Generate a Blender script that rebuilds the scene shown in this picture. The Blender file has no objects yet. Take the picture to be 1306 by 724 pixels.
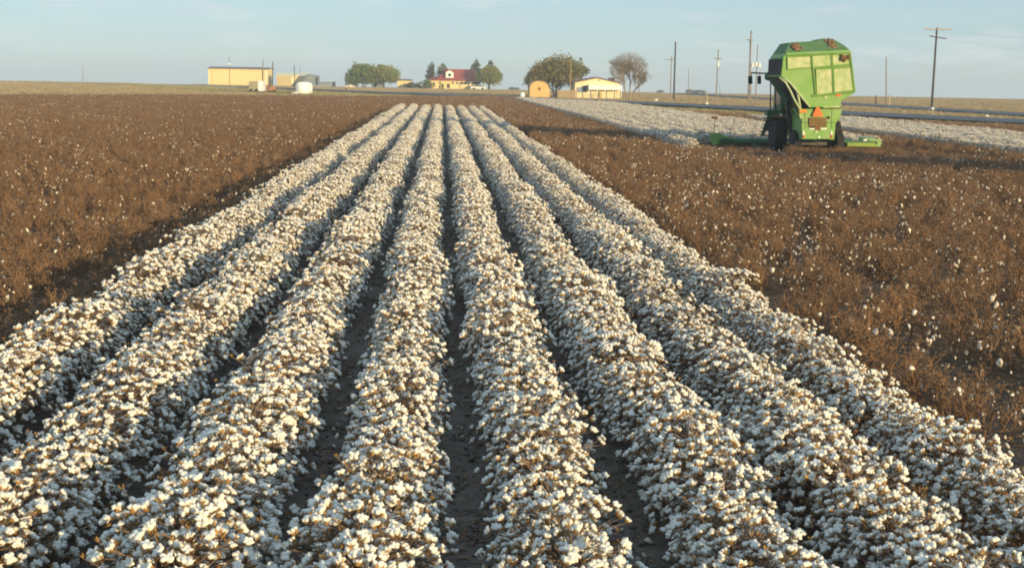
import bpy, math, random
import numpy as np
from mathutils import Vector, Matrix, Euler

random.seed(7)
SC = bpy.context.scene
COL = SC.collection
R = math.radians

# ------------------------------------------------------------------ camera
F, CX, CY = 1800.0, 653.0, 362.0
CAM = Vector((0.0, 0.0, 3.0))
_v = Vector(((564 - CX) / F, (CY - 101) / F, -1)).normalized()
_u = Vector((1, -0.0184, 0)).normalized()
_n = _u.cross(_v).normalized()
_x = _v.cross(_n).normalized()
ROT = Matrix((_x, _v, _n))                      # camera axes -> world


def proj(p):
    c = ROT.transposed() @ (Vector(p) - CAM)
    return CX + F * c.x / -c.z, CY - F * c.y / -c.z


def P(px, py, d):
    """world point on the plane Y = d seen at a photo pixel"""
    r = ROT @ Vector(((px - CX) / F, (CY - py) / F, -1))
    return CAM + r * ((d - CAM.y) / r.y)


CREST, DROP = 430.0, 0.0069


def gz(y):
    return 0.0 if y < CREST else -(y - CREST) * DROP


cam = bpy.data.objects.new('camera', bpy.data.cameras.new('camera'))
cam.data.sensor_fit = 'HORIZONTAL'
cam.data.sensor_width = 36
cam.data.lens = 36 * F / 1306
cam.data.clip_end = 20000
cam.matrix_world = Matrix.Translation(CAM) @ ROT.to_4x4()
COL.objects.link(cam)
SC.camera = cam

# ------------------------------------------------------------------ light
SUN_EL = 8.5
SUN_AZ_V = Vector((0.60, -0.80, 0)).normalized()      # ground direction towards the sun
sd = Vector((SUN_AZ_V.x * math.cos(R(SUN_EL)), SUN_AZ_V.y * math.cos(R(SUN_EL)), math.sin(R(SUN_EL))))
sun = bpy.data.objects.new('sun', bpy.data.lights.new('sun', 'SUN'))
sun.data.energy = 4.5
sun.data.angle = R(0.6)
sun.data.color = (1.0, 0.77, 0.40)
sun.rotation_euler = sd.to_track_quat('Z', 'Y').to_euler()
sun.location = (30, -40, 60)
COL.objects.link(sun)

w = bpy.data.worlds.new("World")
SC.world = w
w.use_nodes = True
nt = w.node_tree
nt.nodes.clear()
o_ = nt.nodes.new('ShaderNodeOutputWorld')
bg = nt.nodes.new('ShaderNodeBackground')
sky = nt.nodes.new('ShaderNodeTexSky')
sky.sky_type = 'NISHITA'
sky.sun_disc = False
sky.sun_elevation = R(SUN_EL)
sky.sun_rotation = math.atan2(SUN_AZ_V.x, SUN_AZ_V.y)
sky.air_density = 0.72
sky.dust_density = 0.25
sky.ozone_density = 2.2
bg.inputs['Strength'].default_value = 0.11
# thin, barely visible high cloud
tc = nt.nodes.new('ShaderNodeTexCoord')
mp = nt.nodes.new('ShaderNodeMapping')
mp.inputs['Scale'].default_value = (3, 3, 16)
nz = nt.nodes.new('ShaderNodeTexNoise')
nz.inputs['Scale'].default_value = 3.2
nz.inputs['Detail'].default_value = 5
cr = nt.nodes.new('ShaderNodeValToRGB')
cr.color_ramp.elements[0].position = 0.42
cr.color_ramp.elements[0].color = (.56, .56, .56, 1)
cr.color_ramp.elements[1].position = 0.85
cr.color_ramp.elements[1].color = (.80, .80, .80, 1)
mx = nt.nodes.new('ShaderNodeMix')
mx.data_type = 'RGBA'
mx.inputs['B'].default_value = (3.55, 4.5, 4.95, 1)
nt.links.new(tc.outputs['Generated'], mp.inputs['Vector'])
nt.links.new(mp.outputs['Vector'], nz.inputs['Vector'])
nt.links.new(nz.outputs['Fac'], cr.inputs['Fac'])
nt.links.new(cr.outputs['Color'], mx.inputs['Factor'])
nt.links.new(sky.outputs['Color'], mx.inputs['A'])
nz2 = nt.nodes.new('ShaderNodeTexNoise')
nz2.inputs['Scale'].default_value = 5.5
nz2.inputs['Detail'].default_value = 7
nz2.inputs['Roughness'].default_value = .6
mp2 = nt.nodes.new('ShaderNodeMapping')
mp2.inputs['Scale'].default_value = (2.2, 2.2, 12)
mp2.inputs['Location'].default_value = (.37, .2, .1)
cr2 = nt.nodes.new('ShaderNodeValToRGB')
cr2.color_ramp.elements[0].position = .52
cr2.color_ramp.elements[0].color = (0, 0, 0, 1)
cr2.color_ramp.elements[1].position = .74
cr2.color_ramp.elements[1].color = (.7, .7, .7, 1)
mx2 = nt.nodes.new('ShaderNodeMix')
mx2.data_type = 'RGBA'
mx2.inputs['B'].default_value = (5.0, 5.3, 5.4, 1)
nt.links.new(tc.outputs['Generated'], mp2.inputs['Vector'])
nt.links.new(mp2.outputs['Vector'], nz2.inputs['Vector'])
nt.links.new(nz2.outputs['Fac'], cr2.inputs['Fac'])
nt.links.new(cr2.outputs['Color'], mx2.inputs['Factor'])
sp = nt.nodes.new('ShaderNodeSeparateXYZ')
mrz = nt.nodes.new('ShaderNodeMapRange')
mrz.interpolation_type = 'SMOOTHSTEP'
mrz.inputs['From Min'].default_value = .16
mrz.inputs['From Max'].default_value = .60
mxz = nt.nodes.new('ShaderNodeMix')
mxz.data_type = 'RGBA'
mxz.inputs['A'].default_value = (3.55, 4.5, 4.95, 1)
mxz.inputs['B'].default_value = (5.0, 7.3, 9.6, 1)  # brighter, bluer overhead veil, added out of view to lift the shadows
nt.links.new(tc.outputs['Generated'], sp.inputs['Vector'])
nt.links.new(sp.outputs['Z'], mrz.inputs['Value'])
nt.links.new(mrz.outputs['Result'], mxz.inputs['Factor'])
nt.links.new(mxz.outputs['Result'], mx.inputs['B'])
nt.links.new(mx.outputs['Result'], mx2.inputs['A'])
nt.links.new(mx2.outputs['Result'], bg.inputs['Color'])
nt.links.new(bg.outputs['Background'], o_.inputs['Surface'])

SC.view_settings.view_transform = 'Standard'
SC.view_settings.look = 'None'
SC.view_settings.exposure = 0.45
SC.view_settings.gamma = 1.0
SC.cycles.filter_width = 1.9
SC.view_settings.use_curve_mapping = False


# ------------------------------------------------------------------ materials
def mat(name, c1, c2=None, scale=4.0, rough=0.8, trans=0.0, spec=0.2, coord='OBJECT', stretch=(1, 1, 1), rnd=0.0, bump=0.0,
        lo=0.35, hi=0.65, metal=0.0, detail=4.0, c3=None):
    m = bpy.data.materials.new(name)
    m.use_nodes = True
    t = m.node_tree
    b = t.nodes['Principled BSDF']
    b.inputs['Roughness'].default_value = rough
    b.inputs['Specular IOR Level'].default_value = spec
    b.inputs['Metallic'].default_value = metal
    c2 = c2 or tuple(x * 0.82 for x in c1)
    if coord == 'WORLD':
        src = t.nodes.new('ShaderNodeNewGeometry').outputs['Position']
    else:
        src = t.nodes.new('ShaderNodeTexCoord').outputs['Object']
    mpn = t.nodes.new('ShaderNodeMapping')
    mpn.inputs['Scale'].default_value = stretch
    n = t.nodes.new('ShaderNodeTexNoise')
    n.inputs['Scale'].default_value = scale
    n.inputs['Detail'].default_value = detail
    t.links.new(src, mpn.inputs['Vector'])
    t.links.new(mpn.outputs['Vector'], n.inputs['Vector'])
    r = t.nodes.new('ShaderNodeValToRGB')
    r.color_ramp.elements[0].position = lo
    r.color_ramp.elements[0].color = (*c1, 1)
    r.color_ramp.elements[1].position = hi
    r.color_ramp.elements[1].color = (*c2, 1)
    if c3:
        e = r.color_ramp.elements.new(min(.98, hi + .12))
        e.color = (*c3, 1)
    t.links.new(n.outputs['Fac'], r.inputs['Fac'])
    out = r.outputs['Color']
    if rnd:
        oi = t.nodes.new('ShaderNodeObjectInfo')
        mr = t.nodes.new('ShaderNodeMapRange')
        mr.inputs['To Min'].default_value = 1 - rnd
        mr.inputs['To Max'].default_value = 1 + rnd
        hs = t.nodes.new('ShaderNodeHueSaturation')
        t.links.new(oi.outputs['Random'], mr.inputs['Value'])
        t.links.new(mr.outputs['Result'], hs.inputs['Value'])
        t.links.new(out, hs.inputs['Color'])
        out = hs.outputs['Color']
    t.links.new(out, b.inputs['Base Color'])
    if bump:
        bp = t.nodes.new('ShaderNodeBump')
        bp.inputs['Strength'].default_value = bump
        bp.inputs['Distance'].default_value = 0.02
        t.links.new(n.outputs['Fac'], bp.inputs['Height'])
        t.links.new(bp.outputs['Normal'], b.inputs['Normal'])
    if trans:
        tr = t.nodes.new('ShaderNodeBsdfTranslucent')
        ms = t.nodes.new('ShaderNodeMixShader')
        ms.inputs['Fac'].default_value = trans
        t.links.new(out, tr.inputs['Color'])
        t.links.new(b.outputs['BSDF'], ms.inputs[1])
        t.links.new(tr.outputs['BSDF'], ms.inputs[2])
        t.links.new(ms.outputs['Shader'], t.nodes['Material Output'].inputs['Surface'])
    return m


M = {}
M['lint'] = mat('cotton lint', (.90, .865, .77), (.83, .78, .68), 90, 1.0, trans=.22, spec=0, rnd=.05, bump=.3)
M['bur'] = mat('dry boll bur', (.54, .31, .10), (.30, .16, .06), 25, .9, trans=.35, spec=.05, rnd=.25)
M['twig'] = mat('cotton stem bark', (.26, .18, .12), (.15, .10, .07), 14, .9, spec=.05, rnd=.2)
M['stalk'] = mat('stripped stalk bark', (.28, .162, .088), (.17, .098, .055), 9, .9, spec=.05, rnd=.10)
M['stalkbur'] = mat('empty bur', (.33, .205, .115), (.20, .12, .065), 9, .9, trans=.25, spec=.05, rnd=.12)
M['scrap'] = mat('lint scrap', (.66, .59, .48), (.50, .42, .32), 30, 1.0, spec=0, rnd=.38)
M['soil'] = mat('field soil', (.15, .095, .06), (.10, .064, .042), 3.0, .95, coord='WORLD', spec=.05, bump=.5, detail=8)
M['furrow'] = mat('furrow soil', (.19, .155, .125), (.13, .11, .09), 9.0, .95, coord='WORLD', spec=.05, bump=1.0, detail=10)
M['ground'] = mat('dry pasture', (.42, .31, .19), (.31, .235, .14), .035, .95, coord='WORLD', spec=.05, stretch=(1, .35, 1), detail=6)
M['verge'] = mat('green verge', (.26, .24, .11), (.19, .19, .08), .06, .95, coord='WORLD', spec=.05, stretch=(1, .5, 1), detail=6)
M['fallow'] = mat('fallow soil', (.21, .15, .10), (.16, .11, .075), .05, .95, coord='WORLD', spec=.05, detail=6)
M['asphalt'] = mat('worn asphalt', (.08, .083, .09), (.105, .105, .105), .4, .85, coord='WORLD', spec=.2)
M['line'] = mat('road paint', (.55, .5, .3), None, 2, .8)
M['drygrass'] = mat('dry grass blades', (.43, .325, .185), (.31, .245, .135), 3, .9, trans=.2, spec=.05, rnd=.3)
M['greengrass'] = mat('green grass blades', (.22, .23, .09), (.30, .26, .12), 3, .9, trans=.2, spec=.05, rnd=.3)

M['green'] = mat('machine green paint', (.15, .31, .06), (.22, .34, .105), 1.3, .55, spec=.3)
M['greenshade'] = mat('shaded green paint', (.075, .17, .055), (.12, .18, .08), 1.6, .75, spec=.2)  # machine green darkened: shade of the up-facing lid put into the colour
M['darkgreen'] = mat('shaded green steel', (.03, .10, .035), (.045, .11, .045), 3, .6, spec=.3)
M['yellowgreen'] = mat('dusty yellow green paint', (.26, .33, .06), (.20, .27, .06), 2, .7)
M['screen'] = mat('lint covered screen', (.30, .40, .15), (.50, .50, .30), 3.5, .9, spec=.1, detail=9, bump=.4)
M['frame'] = mat('screen frame paint', (.17, .33, .07), (.23, .36, .11), 2, .6)
M['black'] = mat('black rubber', (.022, .022, .024), (.035, .033, .03), 5, .85)
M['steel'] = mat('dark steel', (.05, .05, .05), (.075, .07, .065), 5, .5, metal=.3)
M['palesteel'] = mat('pale hose', (.45, .5, .3), (.36, .42, .24), 5, .6)
M['orange'] = mat('orange reflector', (.9, .16, .035), (.85, .14, .03), 5, .5)
M['amber'] = mat('amber lamp', (.8, .26, .04), None, 5, .4)
M['whiteref'] = mat('white reflector', (.8, .78, .65), None, 5, .4)
M['redref'] = mat('red reflector', (.6, .04, .03), None, 5, .4)
M['rust'] = mat('rusty fender', (.26, .12, .06), (.18, .08, .05), 4, .8)
M['grille'] = mat('dusty grille', (.20, .19, .06), (.14, .13, .045), 6, .8)
M['trash'] = mat('plant trash', (.27, .17, .10), (.16, .095, .055), 9, 1.0, spec=0, bump=.6)
M['glass'] = mat('dark glass', (.02, .025, .03), (.03, .035, .04), 2, .15, spec=.5)

M['ywall'] = mat('yellow metal wall', (.72, .56, .26), (.67, .52, .24), .6, .6)
M['twall'] = mat('tan wall', (.52, .40, .20), (.47, .36, .18), .6, .7)
M['creamwall'] = mat('cream wall', (.72, .63, .39), (.68, .59, .36), .6, .7)
M['whitewall'] = mat('white wall', (.80, .78, .70), (.76, .74, .66), .6, .7)
M['bronzeroof'] = mat('brown roof', (.20, .13, .10), (.16, .11, .09), .6, .7)
M['greymetal'] = mat('grey metal sheet', (.22, .25, .26), (.17, .20, .21), .5, .6)
M['bluegrey'] = mat('blue grey sheet', (.22, .27, .33), (.18, .22, .27), .5, .6)
M['redroof'] = mat('red roof', (.33, .075, .055), (.26, .06, .045), .8, .8)
M['window'] = mat('window glass', (.035, .045, .055), None, 1, .25, spec=.5)
M['darktrim'] = mat('dark trim', (.07, .06, .055), None, 1, .8)
M['wood'] = mat('weathered wood', (.40, .30, .17), (.32, .24, .14), 3, .9)
M['barnwall'] = mat('tan barn wall', (.62, .42, .17), (.57, .38, .15), 1.2, .8)
M['pole'] = mat('creosote pole', (.075, .062, .055), (.05, .043, .04), 3, .9)
M['palepole'] = mat('weathered pole', (.24, .20, .165), (.19, .155, .13), 3, .9)
M['armwood'] = mat('sun bleached crossarm', (.45, .34, .24), (.36, .27, .19), 3, .9)
M['ceramic'] = mat('pale metal can', (.66, .66, .62), None, 3, .4)
M['bark'] = mat('tree bark', (.13, .10, .07), (.09, .07, .05), 3, .9)
M['greybark'] = mat('pale bark', (.27, .21, .155), (.20, .155, .115), 3, .9)
M['twigbark'] = mat('dry twigs and leaves', (.27, .205, .135), (.20, .15, .10), .6, .9)
M['leaf_a'] = mat('olive leaves', (.13, .19, .045), (.22, .24, .06), .35, .8, trans=.25, spec=.1)
M['leaf_b'] = mat('yellowing leaves', (.20, .235, .05), (.32, .29, .07), .35, .8, trans=.25, spec=.1)
M['leaf_c'] = mat('grey green leaves', (.16, .18, .11), (.21, .21, .12), .35, .8, trans=.2, spec=.1)
M['leaf_d'] = mat('dark conifer needles', (.06, .09, .05), (.08, .11, .06), .35, .85, spec=.1)
M['leaf_e'] = mat('bronze leaves', (.19, .185, .06), (.29, .21, .095), .25, .8, trans=.2, spec=.1)
M['leaf_f'] = mat('dull shrub leaves', (.075, .085, .05), (.11, .10, .055), .4, .8, trans=.15, spec=.1)
M['module'] = mat('packed cotton', (.84, .82, .77), (.78, .75, .68), 2, 1.0, spec=0, bump=.4)
M['tarp'] = mat('tan tarp', (.30, .27, .17), (.26, .24, .15), 1, .8)
M['dirt'] = mat('orange dirt', (.34, .17, .08), (.27, .14, .07), 1, .95)
M['paint_white'] = mat('white paint', (.82, .80, .76), None, 2, .4)


# ------------------------------------------------------------------ object helpers
def tag(o, label, cat, group=None, kind=None):
    o['label'] = label
    o['category'] = cat
    if group:
        o['group'] = group
    if kind:
        o['kind'] = kind
    return o


def thing(name, loc, label, cat, group=None, rz=0.0):
    o = bpy.data.objects.new(name, None)
    o.empty_display_size = .2
    o.location = loc
    o.rotation_euler.z = rz
    COL.objects.link(o)
    return tag(o, label, cat, group)


class MB:
    """collects shapes in world or thing space, builds ONE mesh object"""

    def __init__(s):
        s.v, s.f, s.m = [], [], []

    def add(s, vs, fs, mi=0):
        n = len(s.v)
        s.v += [tuple(x) for x in vs]
        s.f += [tuple(i + n for i in f) for f in fs]
        s.m += [mi] * len(fs)
        return s

    def box(s, x0, x1, y0, y1, z0, z1, mi=0):
        vs = [(x, y, z) for z in (z0, z1) for y in (y0, y1) for x in (x0, x1)]
        return s.add(vs, [(0, 2, 3, 1), (4, 5, 7, 6), (0, 1, 5, 4), (2, 6, 7, 3), (0, 4, 6, 2), (1, 3, 7, 5)], mi)

    def quadxz(s, pts, y0, y1, mi=0):
        """polygon given as (x, z) pairs, extruded from y0 to y1"""
        n = len(pts)
        vs = [(x, y0, z) for x, z in pts] + [(x, y1, z) for x, z in pts]
        fs = [tuple(range(n)), tuple(range(2 * n - 1, n - 1, -1))]
        fs += [(i, i + n, (i + 1) % n + n, (i + 1) % n) for i in range(n)]
        return s.add(vs, fs, mi)

    def loft(s, rings, mi=0, cap=True):
        n = len(rings[0])
        vs = [p for r in rings for p in r]
        fs = []
        for k in range(len(rings) - 1):
            for i in range(n):
                a, b = k * n + i, k * n + (i + 1) % n
                fs.append((a, b, b + n, a + n))
        if cap:
            fs.append(tuple(range(n - 1, -1, -1)))
            fs.append(tuple(range((len(rings) - 1) * n, len(rings) * n)))
        return s.add(vs, fs, mi)

    def tube(s, pts, rad, sides=6, mi=0, cap=True):
        pts = [Vector(p) for p in pts]
        if not hasattr(rad, '__len__'):
            rad = [rad] * len(pts)
        rings = []
        for i, p in enumerate(pts):
            d = (pts[min(i + 1, len(pts) - 1)] - pts[max(i - 1, 0)])
            if d.length < 1e-9:
                d = Vector((0, 0, 1))
            d.normalize()
            a = d.cross(Vector((0, 0, 1)) if abs(d.z) < .95 else Vector((1, 0, 0))).normalized()
            b = d.cross(a)
            rings.append([p + (a * math.cos(2 * math.pi * k / sides) + b * math.sin(2 * math.pi * k / sides)) * rad[i] for k in range(sides)])
        return s.loft(rings, mi, cap)

    def cyl_x(s, x0, x1, y, z, r, sides=24, mi=0):
        return s.tube([(x0, y, z), (x1, y, z)], r, sides, mi)

    def lathe_x(s, prof, y, z, sides=28, mi=0):
        """profile of (x, radius) about an axis along X"""
        rings = [[(x, y + r * math.cos(2 * math.pi * k / sides), z + r * math.sin(2 * math.pi * k / sides)) for k in range(sides)] for x, r in prof]
        return s.loft(rings, mi, True)

    def blob(s, c, rx, ry, rz, rng, amp=.2, mi=0, nu=12, nv=8):
        ph = [rng.uniform(0, 6.28) for _ in range(6)]
        vs = []
        for j in range(nv + 1):
            th = math.pi * j / nv
            for i in range(nu):
                a = 2 * math.pi * i / nu
                k = 1 + amp * (.5 * math.sin(2 * a + ph[0] + 2 * th) + .35 * math.sin(3 * a + ph[1]) + .4 * math.sin(4 * th + ph[2]) + rng.uniform(-.35, .35))
                vs.append((c[0] + rx * k * math.sin(th) * math.cos(a), c[1] + ry * k * math.sin(th) * math.sin(a), c[2] + rz * k * math.cos(th)))
        fs = []
        for j in range(nv):
            for i in range(nu):
                a, b = j * nu + i, j * nu + (i + 1) % nu
                fs.append((a, a + nu, b + nu, b))
        return s.add(vs, fs, mi)

    def build(s, name, mats, parent=None, smooth=False, origin=None, bevel=0.0):
        me = bpy.data.meshes.new(name)
        mats = mats if isinstance(mats, (list, tuple)) else [mats]
        v = s.v
        if parent is not None and origin is None:
            origin = parent_world(parent)
        if origin is not None:
            v = [(a - origin[0], b - origin[1], c - origin[2]) for a, b, c in v]
        me.from_pydata(v, [], s.f)
        for m in mats:
            me.materials.append(m)
        me.polygons.foreach_set('material_index', s.m)
        if smooth:
            me.polygons.foreach_set('use_smooth', [True] * len(me.polygons))
        me.update()
        import bmesh
        bm = bmesh.new()
        bm.from_mesh(me)
        bmesh.ops.recalc_face_normals(bm, faces=bm.faces)
        bm.to_mesh(me)
        bm.free()
        o = bpy.data.objects.new(name, me)
        COL.objects.link(o)
        if parent is not None:
            o.parent = parent
        elif origin is not None:
            o.location = origin
        if bevel:
            md = o.modifiers.new('bevel', 'BEVEL')
            md.width = bevel
            md.segments = 2
            md.limit_method = 'ANGLE'
        return o


def parent_world(o):
    p = Vector((0, 0, 0))
    while o is not None:
        p = p + o.location
        o = o.parent
    return p


def sheet(name, pts, z, m, label, cat, kind='structure'):
    mb = MB()
    mb.add([(x, y, z) for x, y in pts], [tuple(range(len(pts)))])
    o = mb.build(name, m)
    tag(o, label, cat, None, kind)
    return o


# ------------------------------------------------------------------ ground
mb = MB()
ys = [-300, -50, CREST, CREST + 60, 700, 1100, 1700, 2500]
for i, y in enumerate(ys):
    for x in (-2500, 2500):
        mb.v.append((x, y, gz(y)))
for i in range(len(ys) - 1):
    a = 2 * i
    mb.f.append((a, a + 1, a + 3, a + 2))
    mb.m.append(0)
tag(mb.build('ground', M['ground']), 'flat plain of dry tan grass reaching the horizon', 'ground', None, 'structure')

sheet('grass_verge', [(-260, 75), (-100, 108), (-64, 140), (-35, 184), (-14, 195), (8, 226), (21, 176), (40, 108), (62, 66), (100, 30), (112, 50), (72, 130), (44, 205), (-15, 300), (-90, 290), (-260, 130)], .004, M['verge'],
      'strip of green and tan grass along the field edge', 'grass')
FIELD = [(-250, -60), (-250, 70), (-100, 112), (-62, 145), (-50, 160), (-33, 188), (-14, 199), (8, 232), (21.5, 180), (23.5, 134), (34.5, 119), (43, 105), (60, 74), (85, 30), (85, -60)]
sheet('field_soil', FIELD, .008, M['soil'], 'brown soil of the stripped cotton field', 'field')
S0 = .167
sheet('furrow_soil', [(S0 - 4.25, -5), (S0 + 4.25, -5), (S0 + 4.25, 132), (S0 - 4.25, 132)], .012, M['furrow'], 'dark bare soil in the furrows between the white rows', 'soil')
# diagonal road, second road beyond
RD = [(-50, 361), (-20, 299), (26, 207), (36, 180), (43, 153), (53, 125), (66, 98), (100, 35)]


def strip(name, line, wd, z, m, label, cat):
    mb = MB()
    ln = [Vector((x, y, 0)) for x, y in line]
    L, Q = [], []
    for i, p in enumerate(ln):
        d = (ln[min(i + 1, len(ln) - 1)] - ln[max(i - 1, 0)]).normalized()
        n = Vector((-d.y, d.x, 0))
        L.append(p + n * wd / 2)
        Q.append(p - n * wd / 2)
    mb.v = [(p.x, p.y, z) for p in L + Q]
    n = len(ln)
    for i in range(n - 1):
        mb.f.append((i, i + 1, i + 1 + n, i + n))
        mb.m.append(0)
    o = mb.build(name, m)
    tag(o, label, cat, None, 'structure')
    return o


strip('road', RD, 12, .20, M['asphalt'], 'dark asphalt farm road crossing behind the white cotton', 'road')
strip('gravel_road', [(68, 20), (70, 140), (68, 238), (70, 330), (73, 428)], 8, .14, M['asphalt'], 'dark road running away through the tan plain', 'road')

# ------------------------------------------------------------------ cotton geometry
rng = random.Random(11)
nrs = np.random.RandomState(5)


def ico(sub):
    import bmesh
    bm = bmesh.new()
    bmesh.ops.create_icosphere(bm, subdivisions=sub, radius=1)
    v = np.array([x.co[:] for x in bm.verts])
    f = [tuple(q.index for q in x.verts) for x in bm.faces]
    bm.free()
    return v, f


ICO1_V, ICO1_F = ico(2)
ICO0_V, ICO0_F = ico(1)
ICO2_V, ICO2_F = ico(2)


def boll_arrays(k):
    """open boll: four or five fluffy, ragged locks parted over a star of dry brown carpels; +Z is the open side"""
    r = random.Random(100 + k)
    rs = np.random.RandomState(k)
    nl = r.choice((4, 4, 5))
    a0 = r.uniform(0, 6.28)
    V, f, mi = [], [], []
    n = 0
    for i in range(nl + 1):
        v = ICO1_V.copy()
        v *= (1 + .17 * rs.randn(len(v)))[:, None]
        a = a0 + 2 * math.pi * i / nl + r.uniform(-.2, .2)
        if i < nl:
            t = r.uniform(.72, 1.12)
            c = np.array((math.sin(t) * math.cos(a), math.sin(t) * math.sin(a), math.cos(t) * .9)) * r.uniform(.016, .020)
            ax = np.array((math.cos(a), math.sin(a), r.uniform(.2, .9)))
            w_, l_ = r.uniform(.0115, .0145), r.uniform(.016, .0225)
        else:
            c, ax, w_, l_ = np.array((0, 0, .006)), np.array((0, 0, 1.)), .014, .015
        ax = ax / np.linalg.norm(ax)
        d = v @ ax
        v = v * w_ + np.outer(d, ax) * (l_ - w_) + c
        V.append(v)
        f += [tuple(q + n for q in t_) for t_ in ICO1_F]
        mi += [0] * len(ICO1_F)
        n += len(v)
    bv, bf = [], []
    for i in range(nl):                       # carpels, pointed and flared
        a = a0 + 2 * math.pi * (i + .5) / nl
        ca, sa = math.cos(a), math.sin(a)
        wv = .0095
        rr = r.uniform(.029, .037)
        pts = [(.005 * ca, .005 * sa, -.024), (.020 * ca - wv * sa, .020 * sa + wv * ca, -.014), (.020 * ca + wv * sa, .020 * sa - wv * ca, -.014),
               (rr * ca, rr * sa, r.uniform(.0, .016))]
        b = n + len(bv)
        bv += pts
        bf += [(b, b + 1, b + 2), (b + 1, b + 3, b + 2)]
    V.append(np.array(bv))
    f += bf
    mi += [1] * len(bf)
    return np.vstack(V), f, mi


NB = 8
BOLL = [boll_arrays(k) for k in range(NB)]


def mesh_from(name, v, f, mi, mats, smooth=True):
    me = bpy.data.meshes.new(name)
    me.from_pydata(np.asarray(v).tolist(), [], f)
    for m in mats:
        me.materials.append(m)
    me.polygons.foreach_set('material_index', mi)
    if smooth:
        me.polygons.foreach_set('use_smooth', [True] * len(f))
    me.update()
    return me


BOLL_ME = [mesh_from('boll', *BOLL[k], [M['lint'], M['bur']]) for k in range(NB)]
NPV = 9


def plant_variant(k):
    r = random.Random(300 + k)
    H = r.uniform(.58, .70)
    stem = MB()
    lean = Vector((r.uniform(-.04, .04), r.uniform(-.04, .04), 0))
    axis = [Vector((0, 0, -.02)), lean * .4 + Vector((0, 0, H * .45)), lean + Vector((0, 0, H * .95))]
    stem.tube(axis, [.011, .008, .004], 5)
    bolls = []
    n = r.randint(88, 100)
    for i in range(n):
        u = r.random()
        z = .13 + (H + .04 - .13) * (u ** .72)
        zz = (z - .36) / (H + .05 - .36) if z > .36 else (z - .36) / .5
        rm = .40 * max(.03, 1 - zz * zz) ** .34
        rad = rm * math.sqrt(r.uniform(.10, 1.0))
        a = r.uniform(0, 2 * math.pi)
        p = Vector((rad * math.cos(a), rad * math.sin(a), z)) + lean * (z / H)
        out = Vector((math.cos(a) * (rad / .40), math.sin(a) * (rad / .40), .35 + .6 * (z / H)))
        out += Vector((r.gauss(0, .45), r.gauss(0, .45), r.gauss(0, .40)))
        if out.length < .05:
            out = Vector((0, 0, 1))
        q = out.to_track_quat('Z', 'Y').to_matrix()
        q = q @ Matrix.Rotation(r.uniform(0, 6.28), 3, 'Z')
        s = r.uniform(.60, 1.06)
        bolls.append((r.randrange(NB), p, q, s))
        z0 = max(.06, z - r.uniform(.06, .20))
        b0 = lean * (z0 / H) + Vector((0, 0, z0))
        e = p - (q @ Vector((0, 0, .03 * s)))
        mid = b0.lerp(e, .55) + Vector((r.uniform(-.03, .03), r.uniform(-.03, .03), r.uniform(-.01, .04)))
        stem.tube([b0, mid, e], [.0042, .0034, .0024], 3, 0, False)
    for i in range(r.randint(14, 20)):        # bare twigs and unopened brown bolls between the white
        a = r.uniform(0, 6.28)
        z = r.uniform(.3, H + .06)
        rad = r.uniform(.05, .34)
        e = Vector((rad * math.cos(a), rad * math.sin(a), z))
        stem.tube([Vector((0, 0, max(.08, z - .22))), e], [.004, .002], 3, 0, False)
        for j in range(4):
            aa = 1.57 * j + a
            c, s_ = math.cos(aa), math.sin(aa)
            stem.add([e, e + Vector((.010 * c - .006 * s_, .010 * s_ + .006 * c, .008)), e + Vector((.015 * c, .015 * s_, .022)), e + Vector((.010 * c + .006 * s_, .010 * s_ - .006 * c, .008))],
                     [(0, 1, 2, 3)], 1)
    vs, fs, mi = [], [], []
    c = 0
    for b, p, q, s in bolls:
        v, f, m = BOLL[b]
        mv = (v * s) @ np.array(q).T + np.array(p)
        vs.append(mv)
        fs += [tuple(i + c for i in t) for t in f]
        mi += m
        c += len(v)
    V = np.vstack(vs)
    crown = mesh_from('cotton_crown', V, fs, mi, [M['lint'], M['bur']])
    stem_me = mesh_from('stem', stem.v, stem.f, stem.m, [M['twig'], M['bur']], False)
    n0 = len(stem.v)
    full = mesh_from('cotton_plant_form', np.vstack([np.array(stem.v), V]), stem.f + [tuple(i + n0 for i in t) for t in fs],
                     [2 + x * -1 if x else 2 for x in stem.m] + mi, [M['lint'], M['bur'], M['twig']])
    return dict(stem=stem_me, crown=crown, full=full, bolls=bolls)


PV = [plant_variant(k) for k in range(NPV)]


def hidden_collection(name, meshes):
    c = bpy.data.collections.new(name)
    for i, me in enumerate(meshes):
        o = bpy.data.objects.new('%s_form_%02d' % (name, i), me)
        c.objects.link(o)
    return c


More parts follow.
